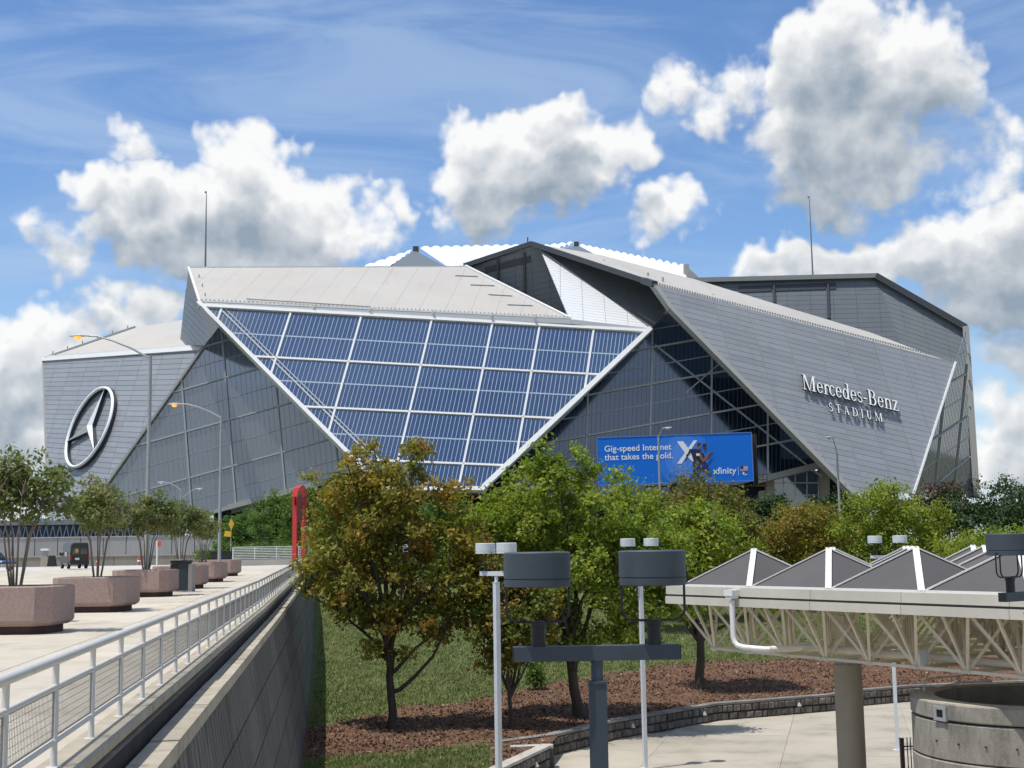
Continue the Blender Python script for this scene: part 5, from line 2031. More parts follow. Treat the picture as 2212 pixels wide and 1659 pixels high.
def build_canopy():
    t = thing('canopy', 'cream steel space frame canopy with a row of dark pyramid roof peaks, at the right', 'canopy', cp(6, 3, 0))
    k1, k2 = k_at(1474, .25, 0), k_at(1995, .25, 0)
    pit = (k2 - k1) / 3
    nd, npr = 6, 4
    ze, za = 6.95, 7.90
    q0 = .25
    tri = MB()
    nn_ = 0
    for i in range(nd):
        for j in range(npr):
            a, b = k1 + i * pit, k1 + (i + 1) * pit - .08
            c, d = q0 + j * pit, q0 + (j + 1) * pit - .08
            P = [cp(a, c, ze), cp(b, c, ze), cp(b, d, ze), cp(a, d, ze)]
            T = cp((a + b) / 2, (c + d) / 2, za)
            pk = MB()
            pk.add(P + [T], [(0, 4, 1), (1, 4, 2), (2, 4, 3), (3, 4, 0)])
            o = pk.build('roof_peak', M_TAUPE, t)
            for s in range(4):
                w = .15
                MB().bar(P[s] + Vector((0, 0, .01)), T + Vector((0, 0, .02)), w, .035, (0, 0, 1)).build('ridge_cap', M_CAPW, o)
            eb = MB()
            for s in range(4):
                eb.bar(P[s], P[(s + 1) % 4], .07, .05)
            eb.build('base_flashing', M_CAPW, o)
    kE, qE = k1 + nd * pit + .3, q0 + npr * pit + .2
    # roof deck and fascia
    b = MB()
    b.prism([cp(.05, .05, 6.80), cp(kE, .05, 6.80), cp(kE, qE, 6.80), cp(.05, qE, 6.80)], (0, 0, .10))
    b.build('roof_deck', M_CAPW, t)
    k = 0.0
    seg = pit
    while k < kE:
        e = min(k + seg, kE)
        for (z0, z1, dp) in ((6.70, 6.93, .0), (6.44, 6.645, -.03)):
            b = MB()
            b.prism([cp(k + .006, dp, z0), cp(e - .006, dp, z0), cp(e - .006, dp + .12, z0), cp(k + .006, dp + .12, z0)], (0, 0, z1 - z0))
            b.build('fascia_panel', M_FASC, t)
        k = e
    q = 0.14
    while q < qE:
        e = min(q + seg, qE)
        for (z0, z1, dp) in ((6.70, 6.93, .0), (6.44, 6.645, -.03)):
            b = MB()
            b.prism([cp(dp, q + .006, z0), cp(dp, e - .006, z0), cp(dp + .12, e - .006, z0), cp(dp + .12, q + .006, z0)], (0, 0, z1 - z0))
            b.build('fascia_panel', M_FASC, t)
        q = e
    b = MB()
    b.prism([cp(.03, .03, 6.63), cp(kE, .03, 6.63), cp(kE, .11, 6.63), cp(.03, .11, 6.63)], (0, 0, .08))
    b.prism([cp(.03, .12, 6.63), cp(.11, .12, 6.63), cp(.11, qE, 6.63), cp(.03, qE, 6.63)], (0, 0, .08))
    b.build('fascia_groove', M_MORTAR, t)
    # space frame
    h = pit / 2
    NX, NY = nd * 2, npr * 2
    zt, zb = 6.53, 5.20
    top = {(i, j): cp(.2 + i * h, .2 + j * h, zt) for i in range(NX + 1) for j in range(NY + 1)}
    bot = {(i, j): cp(.2 + (i + .5) * h, .2 + (j + .5) * h, zb) for i in range(NX) for j in range(NY)}
    mem = []
    for (i, j), p in top.items():
        for di, dj in ((1, 0), (0, 1)):
            if (i + di, j + dj) in top:
                mem.append((p, top[(i + di, j + dj)], .07))
    for (i, j), p in bot.items():
        for di, dj in ((1, 0), (0, 1)):
            if (i + di, j + dj) in bot:
                mem.append((p, bot[(i + di, j + dj)], .07))
        for di in (0, 1):
            for dj in (0, 1):
                mem.append((p, top[(i + di, j + dj)], .068))
        if j == 0:   # verticals in the front plane
            mem.append((p, cp(.2 + (i + .5) * h, .2, zt), .06))
    unit = MB().box((0, 0, 0), (1, 1, 1)).mesh('strut', M_CREAM)
    mem.sort(key=lambda m_: ((m_[0] + m_[1]) / 2 - EYE).length)
    rest = MB()
    vis = [m_ for m_ in mem if -2 < (m_[0].x + m_[1].x) / 2 < (m_[0].y + m_[1].y) / 2 * .43]
    far = [m_ for m_ in mem if m_ not in vis]
    for n_, (p, q_, w) in enumerate(vis + far):
        d = q_ - p
        L = d.length
        y = d / L
        x = y.cross(Vector((0, 0, 1))).normalized()
        z = x.cross(y)
        if n_ < 290:
            inst('strut', unit, frame((p + q_) / 2, x * w, y * L, z * w), t)
        else:
            rest.bar(p, q_, w, w)
    rest.build('far_struts', M_CREAM, t, 'stuff')
    gus = MB()
    for p in bot.values():
        gus.lathe([(.0, -.06), (.13, -.03), (.13, .03), (.05, .09)], 8, p, cap=False)
    gus.build('node_plates', M_CREAM, t, 'stuff')
    # column on a concrete drum shaft
    for kk, qq in ((k_at(1822, 2.75, 0), 2.75), (k_at(1822, 2.75, 0) + 4 * h, 2.75 + 2 * h * 2)):
        c = cp(kk, qq, 0)
        b = MB().lathe([(.36, -.05), (.36, 4.9)], 32, c)
        b.build('column', M_COLUMN, t)
        MB().box(c + Vector((0, 0, 5.5)), (.42, .42, 1.3), .4).build('column_head', M_CREAM, t)
    return t, k1, pit


_cn, _k1, _pit = build_canopy()
# white rainwater pipe: head box, drop, bend, then a tan run inside the truss
kp = k_at(1588, 0, 6.6)
t = thing('drainpipe', 'white rainwater pipe with a box head on the canopy fascia, bending into the truss', 'pipe', cp(kp, -.15, 5))
MB().box(cp(kp, -.13, 6.80), (.34, .26, .15), math.atan2(CD.y, CD.x)).box(cp(kp, -.13, 6.70), (.27, .22, .09), math.atan2(CD.y, CD.x)).build('rain_head', M_WHITEPAINT, t)
q = [cp(kp, -.13, 6.6), cp(kp, -.13, 5.68), cp(kp + .03, -.12, 5.55), cp(kp + .12, -.10, 5.46), cp(kp + .30, -.05, 5.42), cp(kp + .95, .10, 5.40), cp(kp + 1.05, .2, 5.40)]
MB().tube(q, .072, 14).build('pipe', M_WHITEPAINT, t)
q = [cp(kp + 1.05, .2, 5.40), cp(kp + 1.5, 1.3, 5.42), cp(kp + 6, 1.4, 5.40), cp(kp + 8.3, 1.45, 5.38), cp(kp + 8.7, 1.5, 5.3), cp(kp + 8.85, 1.55, 5.05), cp(kp + 8.85, 1.6, 4.4)]
MB().tube(q, .085, 12).build('pipe', M_CREAM, t)
MB().box(cp(kp + 5.4, .9, 5.42), (.05, .24, .36), math.atan2(CD.y, CD.x)).build('junction_box', M_LAMPW, t)

# ------------------------------------------------------------------ round concrete vent tower
M_TOWER = mat('stained board concrete', (.33, .31, .27), .92, col2=(.24, .225, .195), scale=2.6, stretch=(1, 1, .45), dirt=(.13, .122, .105), dscale=2.2, dstretch=(1.2, 1.2, .4), dlo=.45, dhi=.8,
              bump=.35, bscale=18)
M_RIM = mat('sun-toned concrete rim', (.46, .41, .31), .9, col2=(.36, .32, .24), scale=3, bump=.2)  # sunlight on the rim put into the colour; stools reuse it as tan
M_GRAVEL = mat('gravel and weeds', (.07, .065, .05), 1.0, col2=(.15, .135, .11), scale=12, bump=1.0, bscale=30)
DC = Vector((at(2218, 1400, 30).x, 30, 0))
zr = 4.55
t = thing('concrete_tower', 'round board marked concrete tower with an open top, bottom right corner', 'tower', DC)
for z0, z1, ins in ((zr - .37, zr, .0), (zr - 1.22, zr - .405, .012), (0, zr - 1.235, .0)):
    Rr = 2.6 - ins
    b = MB()
    pr = [(Rr - .04, z0), (Rr, z0 + .03), (Rr, z1 - .03), (Rr - .035, z1)]
    b.lathe(pr, 72, DC, cap=False)
    if z1 == zr:
        b.lathe([(Rr - .035, z1 + .001), (2.06, z1 + .001)], 72, DC, mi=1, smooth=False, cap=False)
        b.lathe([(2.06, z1), (2.04, z1 - .75)], 72, DC, cap=False)
    b.build('tower_ring', [M_TOWER, M_RIM], t)
MB().lathe([(2.5, 0), (2.5, zr - .3)], 48, DC, cap=False).build('joint_backing', M_MORTAR, t)
MB().lathe([(0.01, zr - .55), (2.3, zr - .55)], 48, DC, cap=False).build('gravel_floor', M_GRAVEL, t)
a = math.atan2(-1.05, -2.35)
dr = Vector((math.cos(a), math.sin(a), 0))
sd = Vector((-dr.y, dr.x, 0))
zc = zr - .23
vp = DC + dr * 2.6
b = MB()
for s, (w_, h_, ox, oz) in enumerate(((.38, .07, 0, .12), (.38, .07, 0, -.12), (.09, .17, -.145, 0), (.09, .17, .145, 0))):
    b.box(vp + sd * ox + Vector((0, 0, zc + oz)) + dr * .01, (.06, w_, h_), a)
vt = b.build('vent_frame', mat('vent frame paint', (.30, .31, .315), .6), t)
MB().box(vp + Vector((0, 0, zc)) - dr * .0, (.03, .21, .18), a).build('vent_opening', M_BLACK, vt)
b = MB()
for i in range(5):
    p = DC + Vector((math.cos(R(200 + 14 * i)), math.sin(R(200 + 14 * i)), 0)) * 2.602
    b.lathe([(.0, .012), (.022, 0)], 8, (0, 0, 0), cap=False) if False else b.box(p + Vector((0, 0, zr - .83)), (.03, .035, .035), R(200 + 14 * i))
b.build('tie_hole', M_BLACK, t)
# white rail on its rim
r_ = thing('hand_rail', 'short white pipe rail on the rim of the round concrete tower', 'handrail', DC + Vector((-1.2, 1.9, zr)))
p = [DC + Vector((2.33 * math.cos(R(x)), 2.33 * math.sin(R(x)), zr)) for x in (150, 132, 112, 90)]
up = Vector((0, 0, .25))
MB().tube([p[0], p[0] + up, p[1] + up, p[2] + up, p[3] + up], .018, 8).tube([p[2], p[2] + up], .018, 8).tube([p[1] + up * .1, p[2] + up * .35, p[3] + up * .35], .018, 8).build('rail', M_WHITEPAINT, r_)

# picket fence
t = thing('picket_fence', 'dark brown iron picket fence running behind the round concrete tower', 'fence', (at(1943, 1590, 42.4).x, 42.4, 0))
fx = at(1947, 1590, 42.4).x
M_IRON = mat('dark brown iron', (.022, .014, .016), .5)
MB().box((fx, 42.4, .92), (.12, .12, 1.84)).box((fx, 42.4, 1.85), (.14, .14, .03)).build('post', M_IRON, t)
pk = MB().box((0, 0, .95), (.028, .028, 1.86)).mesh('picket', M_IRON)
for i in range(1, 34):
    inst('picket', pk, Matrix.Translation((fx + .07 + i * .105, 42.4 + i * .004, 0)), t)
for z in (.15, 1.6):
    MB().bar((fx, 42.4, z), (fx + 3.6, 42.55, z), .035, .04).build('fence_rail', M_IRON, t)

# ------------------------------------------------------------------ street lamps
M_GALV = mat('galvanised steel', (.34, .35, .35), .5, .35, dirt=(.28, .28, .27), dscale=2)
M_LENS = glow_mat('warm lit lens', (1.0, .36, .06), 1.1)
M_LENSO = mat('clear unlit lens', (.62, .62, .58), .3)


def street_lamp(label, foot_, pole_top, arm_vec, group, lit=False, rad=.11, head=.42, m=M_GALV):
    t = thing('street_lamp', label, 'street lamp', foot_, 0, group)
    f, p = Vector(foot_), Vector(pole_top)
    MB().tube([f, f.lerp(p, .02), p], [rad * 1.25, rad, rad * .62], 12).tube([f, f + Vector((0, 0, .5))], rad * 1.5, 12).build('pole', m, t)
    a = Vector(arm_vec)
    L = a.length
    q = [p + Vector((0, 0, -.15)), p + a * .3 + Vector((0, 0, a.z * .0 + L * .02)), p + a * .6 + Vector((0, 0, L * .045)), p + a * .85 + Vector((0, 0, L * .04)), p + a]
    MB().tube(q, [.055, .05, .045, .04, .04], 8).build('arm', m, t)
    d = Vector((a.x, a.y, 0)).normalized()
    e = p + a
    b = MB()
    prof = [(-.1, .05, .045), (.1, .09, .06), (head * .55, .16, .095), (head * 1.1, .18, .10), (head * 1.6, .13, .07), (head * 1.75, .03, .02)]
    s = Vector((-d.y, d.x, 0))
    vs, fs = [], []
    N = 10
    for x, w, h in prof:
        for j in range(N):
            an = 2 * math.pi * j / N
            zz = math.sin(an) * h
            vs.append(e + d * x + s * (math.cos(an) * w) + Vector((0, 0, zz if zz > 0 else zz * .35)))
    for i in range(len(prof) - 1):
        for j in range(N):
            k = (j + 1) % N
            fs.append((i * N + j, i * N + k, (i + 1) * N + k, (i + 1) * N + j))
    b.add(vs, fs, 0, True)
    hd = b.build('lamp_head', mat('lamp head paint', (.45, .46, .46), .5), t)
    c = e + d * head * .95 + Vector((0, 0, -.02))
    b = MB()
    b.lathe([(.17, 0), (.165, -.07), (.12, -.14), (.02, -.17)], 14, c, cap=False)
    b.build('lens', M_LENS if lit else M_LENSO, hd)
    return t


f1 = at(318, 1225, 61)
f1.z = on_deck(f1) 
top = at(325, 768, 61)
f1 = Vector((top.x + .02, top.y, f1.z))
hd = at(190, 726, 61)
street_lamp('tall lit street lamp behind the third planter, its arm reaching left with an orange glow', f1, top, hd - top, 'street lamps', True, .13, .5)
top = at(478, 898, 86)
hd = at(392, 873, 86)
street_lamp('lit street lamp behind the last planters, orange glow against the grey glass', (top.x, top.y, on_deck(top)), top, hd - top, 'street lamps', True, .12, .5)
top = at(1422, 943, 118)
hd = at(1430, 926, 118)
street_lamp('street lamp standing in front of the blue billboard lettering', (top.x, top.y, 4.5), top, hd - top + Vector((.1, -.3, 0)), 'street lamps', False, .14, .5)
top = at(1808, 978, 112)
hd = at(1797, 946, 112)
street_lamp('street lamp in front of the lower left of the silver facet', (top.x, top.y, 3.6), top, hd - top + Vector((0, -.3, 0)), 'street lamps', False, .14, .5)
top = at(935, 965, 150)
hd = at(905, 943, 150)
street_lamp('thin dark street lamp in front of the bottom of the blue glass', (top.x, top.y, 6.3), top, hd - top, 'street lamps', False, .09, .45, mat('bronze lamp paint', (.10, .09, .08), .5))
top = at(391, 1056, 150)
street_lamp('distant twin armed street lamp seen above the crape myrtles', (top.x, top.y, 6.7), top, at(357, 1042, 150) - top, 'street lamps', False, .1, .5)
top = at(396, 1072, 175)
street_lamp('distant street lamp with its arm reaching right toward the prow', (top.x, top.y, 6.7), top, at(424, 1056, 175) - top, 'street lamps', False, .1, .5)

# ------------------------------------------------------------------ billboard
M_BLUE = mat('printed blue vinyl', (.004, .15, .64), .55, spec=.25)
M_PALEB = mat('printed pale blue', (.12, .25, .66), .55, spec=.25)
M_PRINTW = mat('printed white', (.74, .78, .86), .55, spec=.25)
M_NAVY = mat('printed navy', (.008, .01, .045), .6)
M_SKIN1 = mat('printed tan skin', (.22, .095, .055), .6)
M_SKIN2 = mat('printed dark skin', (.06, .03, .022), .6)
M_RED = mat('printed red', (.45, .10, .12), .6)
M_RUST = mat('rusty dark steel', (.035, .022, .018), .8)


def billboard():
    Y = 122.0
    TL, TR = at(1289, 946, Y + 1.0), at(1622, 934.5, Y - 1.0)
    BR, BL = at(1628, 1040, Y - 1.0), at(1294, 1048, Y + 1.0)
    c = (TL + BR) / 2
    t = thing('billboard', 'long blue billboard with white lettering and two running athletes, above the trees', 'billboard', (c.x, c.y, 6.3))
    ex = (TR - TL)
    W = ex.length
    ex.normalize()
    H = (TL.z - BL.z + TR.z - BR.z) / 2
    ez = (ex.cross(Vector((ex.y, -ex.x, 0)).normalized())).normalized()
    ez = Vector((0, 0, 1))
    ez = (ez - ex * ez.dot(ex)).normalized()
    n = ex.cross(ez).normalized()
    if n.dot(EYE - c) < 0:
        n = -n
    O = (TL + BL) / 2 - ez * H / 2

    def P(x, y, h=0.0):
        return O + ex * (x * W) + ez * (y * H) + n * h
    MB().prism([P(0, 0, -.25), P(1, 0, -.25), P(1, 1, -.25), P(0, 1, -.25)], n * .25).build('panel', M_BLUE, t)
    b = MB()
    for p, q in (((0, 0), (1, 0)), ((1, 0), (1, 1)), ((1, 1), (0, 1)), ((0, 1), (0, 0))):
        b.bar(P(*p, .01), P(*q, .01), .07, .06, n)
    b.build('frame', mat('billboard frame', (.10, .22, .55), .5), t)
    # soft lighter patch behind the figures: nested printed ovals
    for i, (rx, ry) in enumerate(((.17, .62), (.12, .46), (.075, .3))):
        m = mat('printed blue glow', tuple((1 - (i + 1) * .22) * a + (i + 1) * .22 * b2 for a, b2 in zip((.004, .15, .64), (.12, .30, .80))), .55, spec=.25)
        pts = []
        for k in range(40):
            an = 2 * math.pi * k / 40
            x = min(.98, max(.02, .555 + rx * math.cos(an)))
            y = min(.98, max(.02, .55 + ry * math.sin(an)))
            pts.append(P(x, y, .004 + i * .004))
        MB().poly(pts).build('printed_glow', m, t)

    def flat(nm, polys, m, h):
        b = MB()
        for i, q in enumerate(polys):
            if area2(q) < 0:
                q = q[::-1]
            b.poly([P(x, y, h + .002 * i) for x, y in q])
        return b.build(nm, m, t)

    def words(txt, x, y, size, nm='lettering'):
        cu = bpy.data.curves.new(nm, 'FONT')
        cu.body = txt
        cu.size = size
        cu.offset = size * .012
        cu.space_character = 1.02
        ob_ = bpy.data.objects.new(nm, cu)
        me = bpy.data.meshes.new_from_object(ob_)
        bpy.data.objects.remove(ob_)
        o0 = P(x, y, .03)
        for v_ in me.vertices:
            v_.co = o0 + ex * v_.co.x + ez * v_.co.y
        xs_ = [v_.co.dot(ex) for v_ in me.vertices]
        # every letter an object of its own
        root = list(range(len(me.vertices)))

        def find(i):
            while root[i] != i:
                root[i] = root[root[i]]
                i = root[i]
            return i
        for e_ in me.edges:
            root[find(e_.vertices[0])] = find(e_.vertices[1])
        isl = {}
        for p_ in me.polygons:
            isl.setdefault(find(p_.vertices[0]), []).append(p_)
        for ps in isl.values():
            b = MB()
            for p_ in ps:
                b.poly([me.vertices[i].co.copy() for i in p_.vertices])
            b.build('letter', M_PRINTW, t)
        return max(xs_) - min(xs_)
    wd = words('Gig-speed Internet', .045, .70, .118 * H * 1.52)
    words('that takes the gold.', .045, .52, .118 * H * 1.52)
    words('xfinity', .745, .165, .15 * H * 1.25)
    # the big X mark
    flat('letter_x', [[(.520, .865), (.560, .865), (.610, .63), (.5875, .52)], [(.628, .875), (.652, .875), (.545, .40), (.515, .40)], [(.5875, .52), (.61, .63), (.66, .40), (.63, .40)]], M_PRINTW, .03)
    # two sprinters printed on the right
    flat('printed_shirts', [[(.603, .69), (.640, .70), (.668, .66), (.674, .52), (.655, .42), (.628, .40), (.618, .50)], [(.655, .62), (.690, .60), (.695, .48), (.672, .40), (.65, .42)],
                            [(.600, .70), (.618, .69), (.600, .60), (.580, .53), (.573, .555), (.590, .62)]], M_NAVY, .06)
    flat('printed_shorts', [[(.618, .44), (.66, .42), (.664, .30), (.640, .18), (.615, .22)], [(.668, .42), (.695, .44), (.72, .33), (.70, .25), (.672, .30)]],
         mat('printed dark blue', (.012, .018, .14), .6), .075)
    flat('printed_head', [[(.661 + .0135 * math.cos(a_), .745 + .06 * math.sin(a_)) for a_ in np.linspace(0, 2 * math.pi, 14)[:-1]]], M_SKIN1, .09)
    flat('printed_head', [[(.697 + .0135 * math.cos(a_), .73 + .06 * math.sin(a_)) for a_ in np.linspace(0, 2 * math.pi, 14)[:-1]]], M_SKIN2, .08)
    flat('printed_hair', [[(.648, .76), (.655, .81), (.668, .815), (.674, .78), (.664, .78), (.655, .75)], [(.684, .755), (.690, .80), (.706, .80), (.712, .765)]], M_NAVY, .10)
    flat('printed_arms', [[(.583, .54), (.574, .50), (.567, .44), (.574, .44), (.580, .50), (.588, .53)], [(.672, .60), (.690, .50), (.715, .53), (.745, .62), (.752, .61), (.722, .48), (.690, .43), (.668, .48)]], M_SKIN2, .105)
    flat('printed_arms', [[(.668, .64), (.684, .48), (.712, .56), (.722, .62), (.728, .60), (.715, .49), (.684, .41), (.66, .52)]], M_SKIN1, .12)
    flat('printed_bib', [[(.640, .60), (.662, .60), (.664, .55), (.642, .55)]], M_PRINTW, .125)
    flat('printed_legs', [[(.63, .22), (.65, .2), (.67, .05), (.65, .03)], [(.675, .32), (.70, .30), (.735, .16), (.72, .12)], [(.66, .30), (.672, .25), (.70, .24), (.69, .30)]], M_SKIN2, .05)
    # flag and mark
    flat('printed_bar', [[(.9055, .12), (.9075, .12), (.9075, .30), (.9055, .30)]], M_PRINTW, .03)
    flat('flag', [[(.921, .205), (.967, .205), (.967, .305), (.921, .305)]], M_PRINTW, .03)
    flat('flag_stripes', [[(.921, .205 + i * .0154), (.967, .205 + i * .0154), (.967, .2127 + i * .0154), (.921, .2127 + i * .0154)] for i in range(7)], M_RED, .035)
    flat('flag_canton', [[(.921, .255), (.939, .255), (.939, .305), (.921, .305)]], M_NAVY, .05)
    flat('swoosh', [[(.929, .185), (.937, .175), (.932, .15), (.938, .13), (.944, .135), (.940, .15), (.946, .17), (.937, .19)], [(.944, .13), (.957, .148), (.963, .142), (.95, .118), (.944, .12)]], M_PRINTW, .03)
    # steelwork behind and the catwalk at its right
    b = MB()
    b.box(P(1.018, .45, -.7), (.35, .5, H * 1.05))
    for y_ in (.02, .3, .6, .9):
        b.bar(P(.05, y_, -.45), P(1.0, y_, -.45), .2, .2)
    b.build('back_frame', M_RUST, t)
    b = MB()
    b.bar(P(.3, -.05, -.6), P(1.09, -.10, -.6), .9, .12)
    for x_ in (1.03, 1.06, 1.09):
        b.bar(P(x_, -.10, -.3), P(x_, .13, -.3), .05, .05)
    b.bar(P(1.0, .13, -.3), P(1.09, .13, -.3), .05, .05)
    b.bar(P(1.0, .02, -.3), P(1.09, .02, -.3), .05, .05)
    b.bar(P(1.0, -.1, -.3), P(1.05, .1, -.3), .05, .05)
    b.build('catwalk', M_RUST, t)
    MB().tube([Vector((c.x, c.y + .6, 6)), Vector((c.x, c.y + .6, c.z + .5))], .45, 16).build('pole', M_RUST, t)


billboard()

# ------------------------------------------------------------------ red arch, far fence
M_REDP = mat('bright red paint', (.42, .022, .025), .45, dirt=(.32, .02, .022), dscale=1.0)
Y = 124.0
p = at(647, 1214, Y)
gz = on_deck(p)
t = thing('red_arch', 'tall red hooped arch sculpture with a hanging disc at the end of the deck', 'sculpture', (p.x, p.y, gz))
rz = R(57)
dx = Vector((math.cos(rz), math.sin(rz), 0))
dy = Vector((-dx.y, dx.x, 0))
c = Vector((p.x, p.y, gz))
Hh = at(647, 1049, Y).z - gz
hw = .62
for s in (-1, 1):
    MB().box(c + dx * (s * hw) + Vector((0, 0, (Hh - 1.2) / 2)), (.22, .55, Hh - 1.2), rz).build('leg', M_REDP, t)
b = MB()
pts = [(hw + .12, Hh - 1.9), (hw + .12, Hh - 1.1), (hw * .72, Hh - .35), (0, Hh), (-hw * .72, Hh - .35), (-hw - .12, Hh - 1.1), (-hw - .12, Hh - 1.9)]
for (a0, z0), (a1, z1) in zip(pts, pts[1:]):
    b.bar(c + dx * a0 + Vector((0, 0, z0)), c + dx * a1 + Vector((0, 0, z1)), .7, .12, (0, 0, 1))
b.build('hood', M_REDP, t)
b = MB()
b.prism([c + dx * (.42 * math.cos(a_)) + dy * -.1 + Vector((0, 0, Hh - 2.2 + 1.25 * math.sin(a_))) for a_ in np.linspace(0, 2 * math.pi, 25)[:-1]], dy * .16)
b.build('disc', mat('dull red disc', (.28, .07, .065), .6), t)
MB().bar(c + dx * -hw + Vector((0, 0, Hh - 1.9)), c + dx * hw + Vector((0, 0, Hh - 1.9)), .3, .18).build('cross_bar', M_REDP, t)

Y = 141.0
a, b_ = at(503, 1200, Y), at(1120, 1200, Y)
za = 6.75
a.z = b_.z = za
t = thing('white_fence', 'long white pipe fence on a low concrete wall at the far end of the deck', 'fence', a)
MB().bar(a + Vector((0, 0, .3)), b_ + Vector((0, 0, .3)), .3, .62).build('low_wall', M_CONC, t)
M_WF = mat('white fence paint', (.72, .73, .71), .5)
L = (b_ - a).length
for i in range(8):
    z = .72 + i * .175
    MB().bar(a + Vector((0, -.1, z)), b_ + Vector((0, -.1, z)), .05, .06).build('fence_rail', M_WF, t)
pm = MB().box((0, 0, .62), (.09, .09, 1.3)).mesh('post', M_WF)
d = (b_ - a).normalized()
s = 0
while s < L:
    inst('post', pm, Matrix.Translation(a + d * s + Vector((0, 0, .65))), t)
    s += 2.35

# ------------------------------------------------------------------ far street on the left
M_GREYW = mat('grey street wall', (.30, .30, .295), .85, col2=(.25, .25, .245), scale=.25, stretch=(2, 2, .4), per_piece=.05)
Y = 205.0
p0, p1 = at(-220, 1163, Y), at(470, 1160, Y)
t = thing('street_wall', 'tall grey panelled concrete wall across the street at the left', 'wall', (p0.x, Y, 6.75))
n_ = 14
for i in range(n_):
    q0, q1 = p0.lerp(p1, i / n_), p0.lerp(p1, (i + 1) / n_)
    MB().bbox((q0.x + .06, Y, 6.7), (q1.x - .06, Y + .4, 8 + (1201 - 1162) / FPX * Y)).build('wall_panel', M_GREYW, t)
MB().bbox((p0.x, Y + .1, 6.6), (p1.x, Y + .35, 10.6)).build('wall_core', M_MORTAR, t)
MB().bbox((p0.x, Y - .1, 8 + (1201 - 1161.8) / FPX * Y), (p1.x, Y + .5, 8 + (1201 - 1159.5) / FPX * Y)).build('coping', M_CONC, t)
Y = 172.0
p0, p1 = at(-150, 1215, Y), at(510, 1212, Y)
t = thing('parapet', 'low weathered concrete parapet along the far side of the street', 'wall', (p0.x, Y, 6.7))
for i in range(10):
    q0, q1 = p0.lerp(p1, i / 10), p0.lerp(p1, (i + 1) / 10)
    MB().bbox((q0.x + .03, Y, 6.6), (q1.x - .03, Y + .35, 8 + (1200 - 1198) / FPX * Y - .1)).build('wall_panel', mat('weathered parapet', (.26, .24, .20), .9, col2=(.20, .185, .155), scale=.4) if i == 0 else bpy.data.materials['weathered parapet'], t)
    MB().bbox((q0.x + .01, Y - .08, 7.92), (q1.x - .01, Y + .43, 8.08)).build('coping_stone', M_KERB, t)
# covered bridge with blue trusses in front of the stadium
Y = 226.0
p0, p1 = at(-200, 1140, Y), at(385, 1138, Y)
t = thing('covered_bridge', 'covered walkway with dark flat roof and pale blue trusses in front of the dark glazing', 'walkway', (p0.x, Y, 6.7))
zt, zb = p0.z + .1, 8 + (1201 - 1164) / FPX * Y - .3
MB().bbox((p0.x, Y - 2, zt), (p1.x, Y + 8, zt + .75)).build('roof', M_SLATE, t)
MB().bbox((p0.x, Y + 3, zb - 4), (p1.x, Y + 3.4, zt)).build('glazing', mat('dark walkway glass', (.02, .035, .085), .2), t)
b = MB()
n_ = 40
for i in range(n_):
    x0, x1 = p0.x + (p1.x - p0.x) * i / n_, p0.x + (p1.x - p0.x) * (i + 1) / n_
    xm = (x0 + x1) / 2
    b.bar((x0, Y, zb), (xm, Y, zt), .14, .14)
    b.bar((xm, Y, zt), (x1, Y, zb), .14, .14)
b.build('truss', mat('pale blue truss', (.22, .30, .45), .5), t, 'stuff')
MB().bar((p0.x, Y, zb), (p1.x, Y, zb), .25, .3).build('chord', M_TRIM, t)
# tilted white entrance canopy beyond it
a0 = [at(u, v, Yq) for u, v, Yq in ((20, 1142, 250), (72, 1116, 238), (178, 1136, 246), (190, 1141, 250), (110, 1144, 262))]
b = MB().prism(a0, (0, 0, -.8))
b.build('entrance_canopy', mat('white canopy skin', (.66, .70, .76), .5))
tag(bpy.data.objects['entrance_canopy'], 'tilted white entrance roof rising behind the covered walkway at the left', 'canopy')

# ------------------------------------------------------------------ vehicles
M_VAN = mat('black van paint', (.008, .009, .011), .4, coat=.2)
M_CARG = glass_mat('car glass', (.3, .33, .36), .1, refl=.4, body=(.015, .018, .02))
M_TYRE = mat('tyre rubber', (.015, .015, .015), .9)
M_RIMM = mat('wheel rim', (.3, .3, .31), .4, .6)
M_TAIL = mat('tail light red', (.45, .02, .02), .3)
M_PLATE = mat('licence plate', (.6, .6, .58), .5)


def wheel(par, c, ax, r=.37, w=.26):
    ax = Vector(ax)
    o = Vector((0, 0, 1)).cross(ax).normalized()
    b = MB()
    c = Vector(c)
    N = 20
    prof = [(r * .62, -w / 2), (r * .94, -w / 2), (r, -w * .35), (r, w * .35), (r * .94, w / 2), (r * .62, w / 2)]
    vs, fs = [], []
    for rr, q in prof:
        for j in range(N):
            a_ = 2 * math.pi * j / N
            vs.append(c + ax * q + (o * math.cos(a_) + Vector((0, 0, 1)) * math.sin(a_)) * rr)
    for i in range(len(prof) - 1):
        for j in range(N):
            k = (j + 1) % N
            fs.append((i * N + j, i * N + k, i * N + N + k, i * N + N + j))
    b.add(vs, fs, 0, True)
    wo = bpy.data.objects.new('wheel', b.mesh('wheel', M_TYRE))
    COL.objects.link(wo)
    wo.parent = par
    b = MB()
    for s in (-1, 1):
        b.poly([c + ax * (s * w * .42) + (o * math.cos(a_) + Vector((0, 0, 1)) * math.sin(a_)) * (r * .64) for a_ in (np.linspace(0, 2 * math.pi, 17)[:-1] * s)])
    ro = bpy.data.objects.new('rim', b.mesh('rim', M_RIMM))
    COL.objects.link(ro)
    ro.parent = wo
    return wo


def lp(par, nm, mb, m):
    o = bpy.data.objects.new(nm, mb.mesh(nm, m))
    COL.objects.link(o)
    o.parent = par
    return o


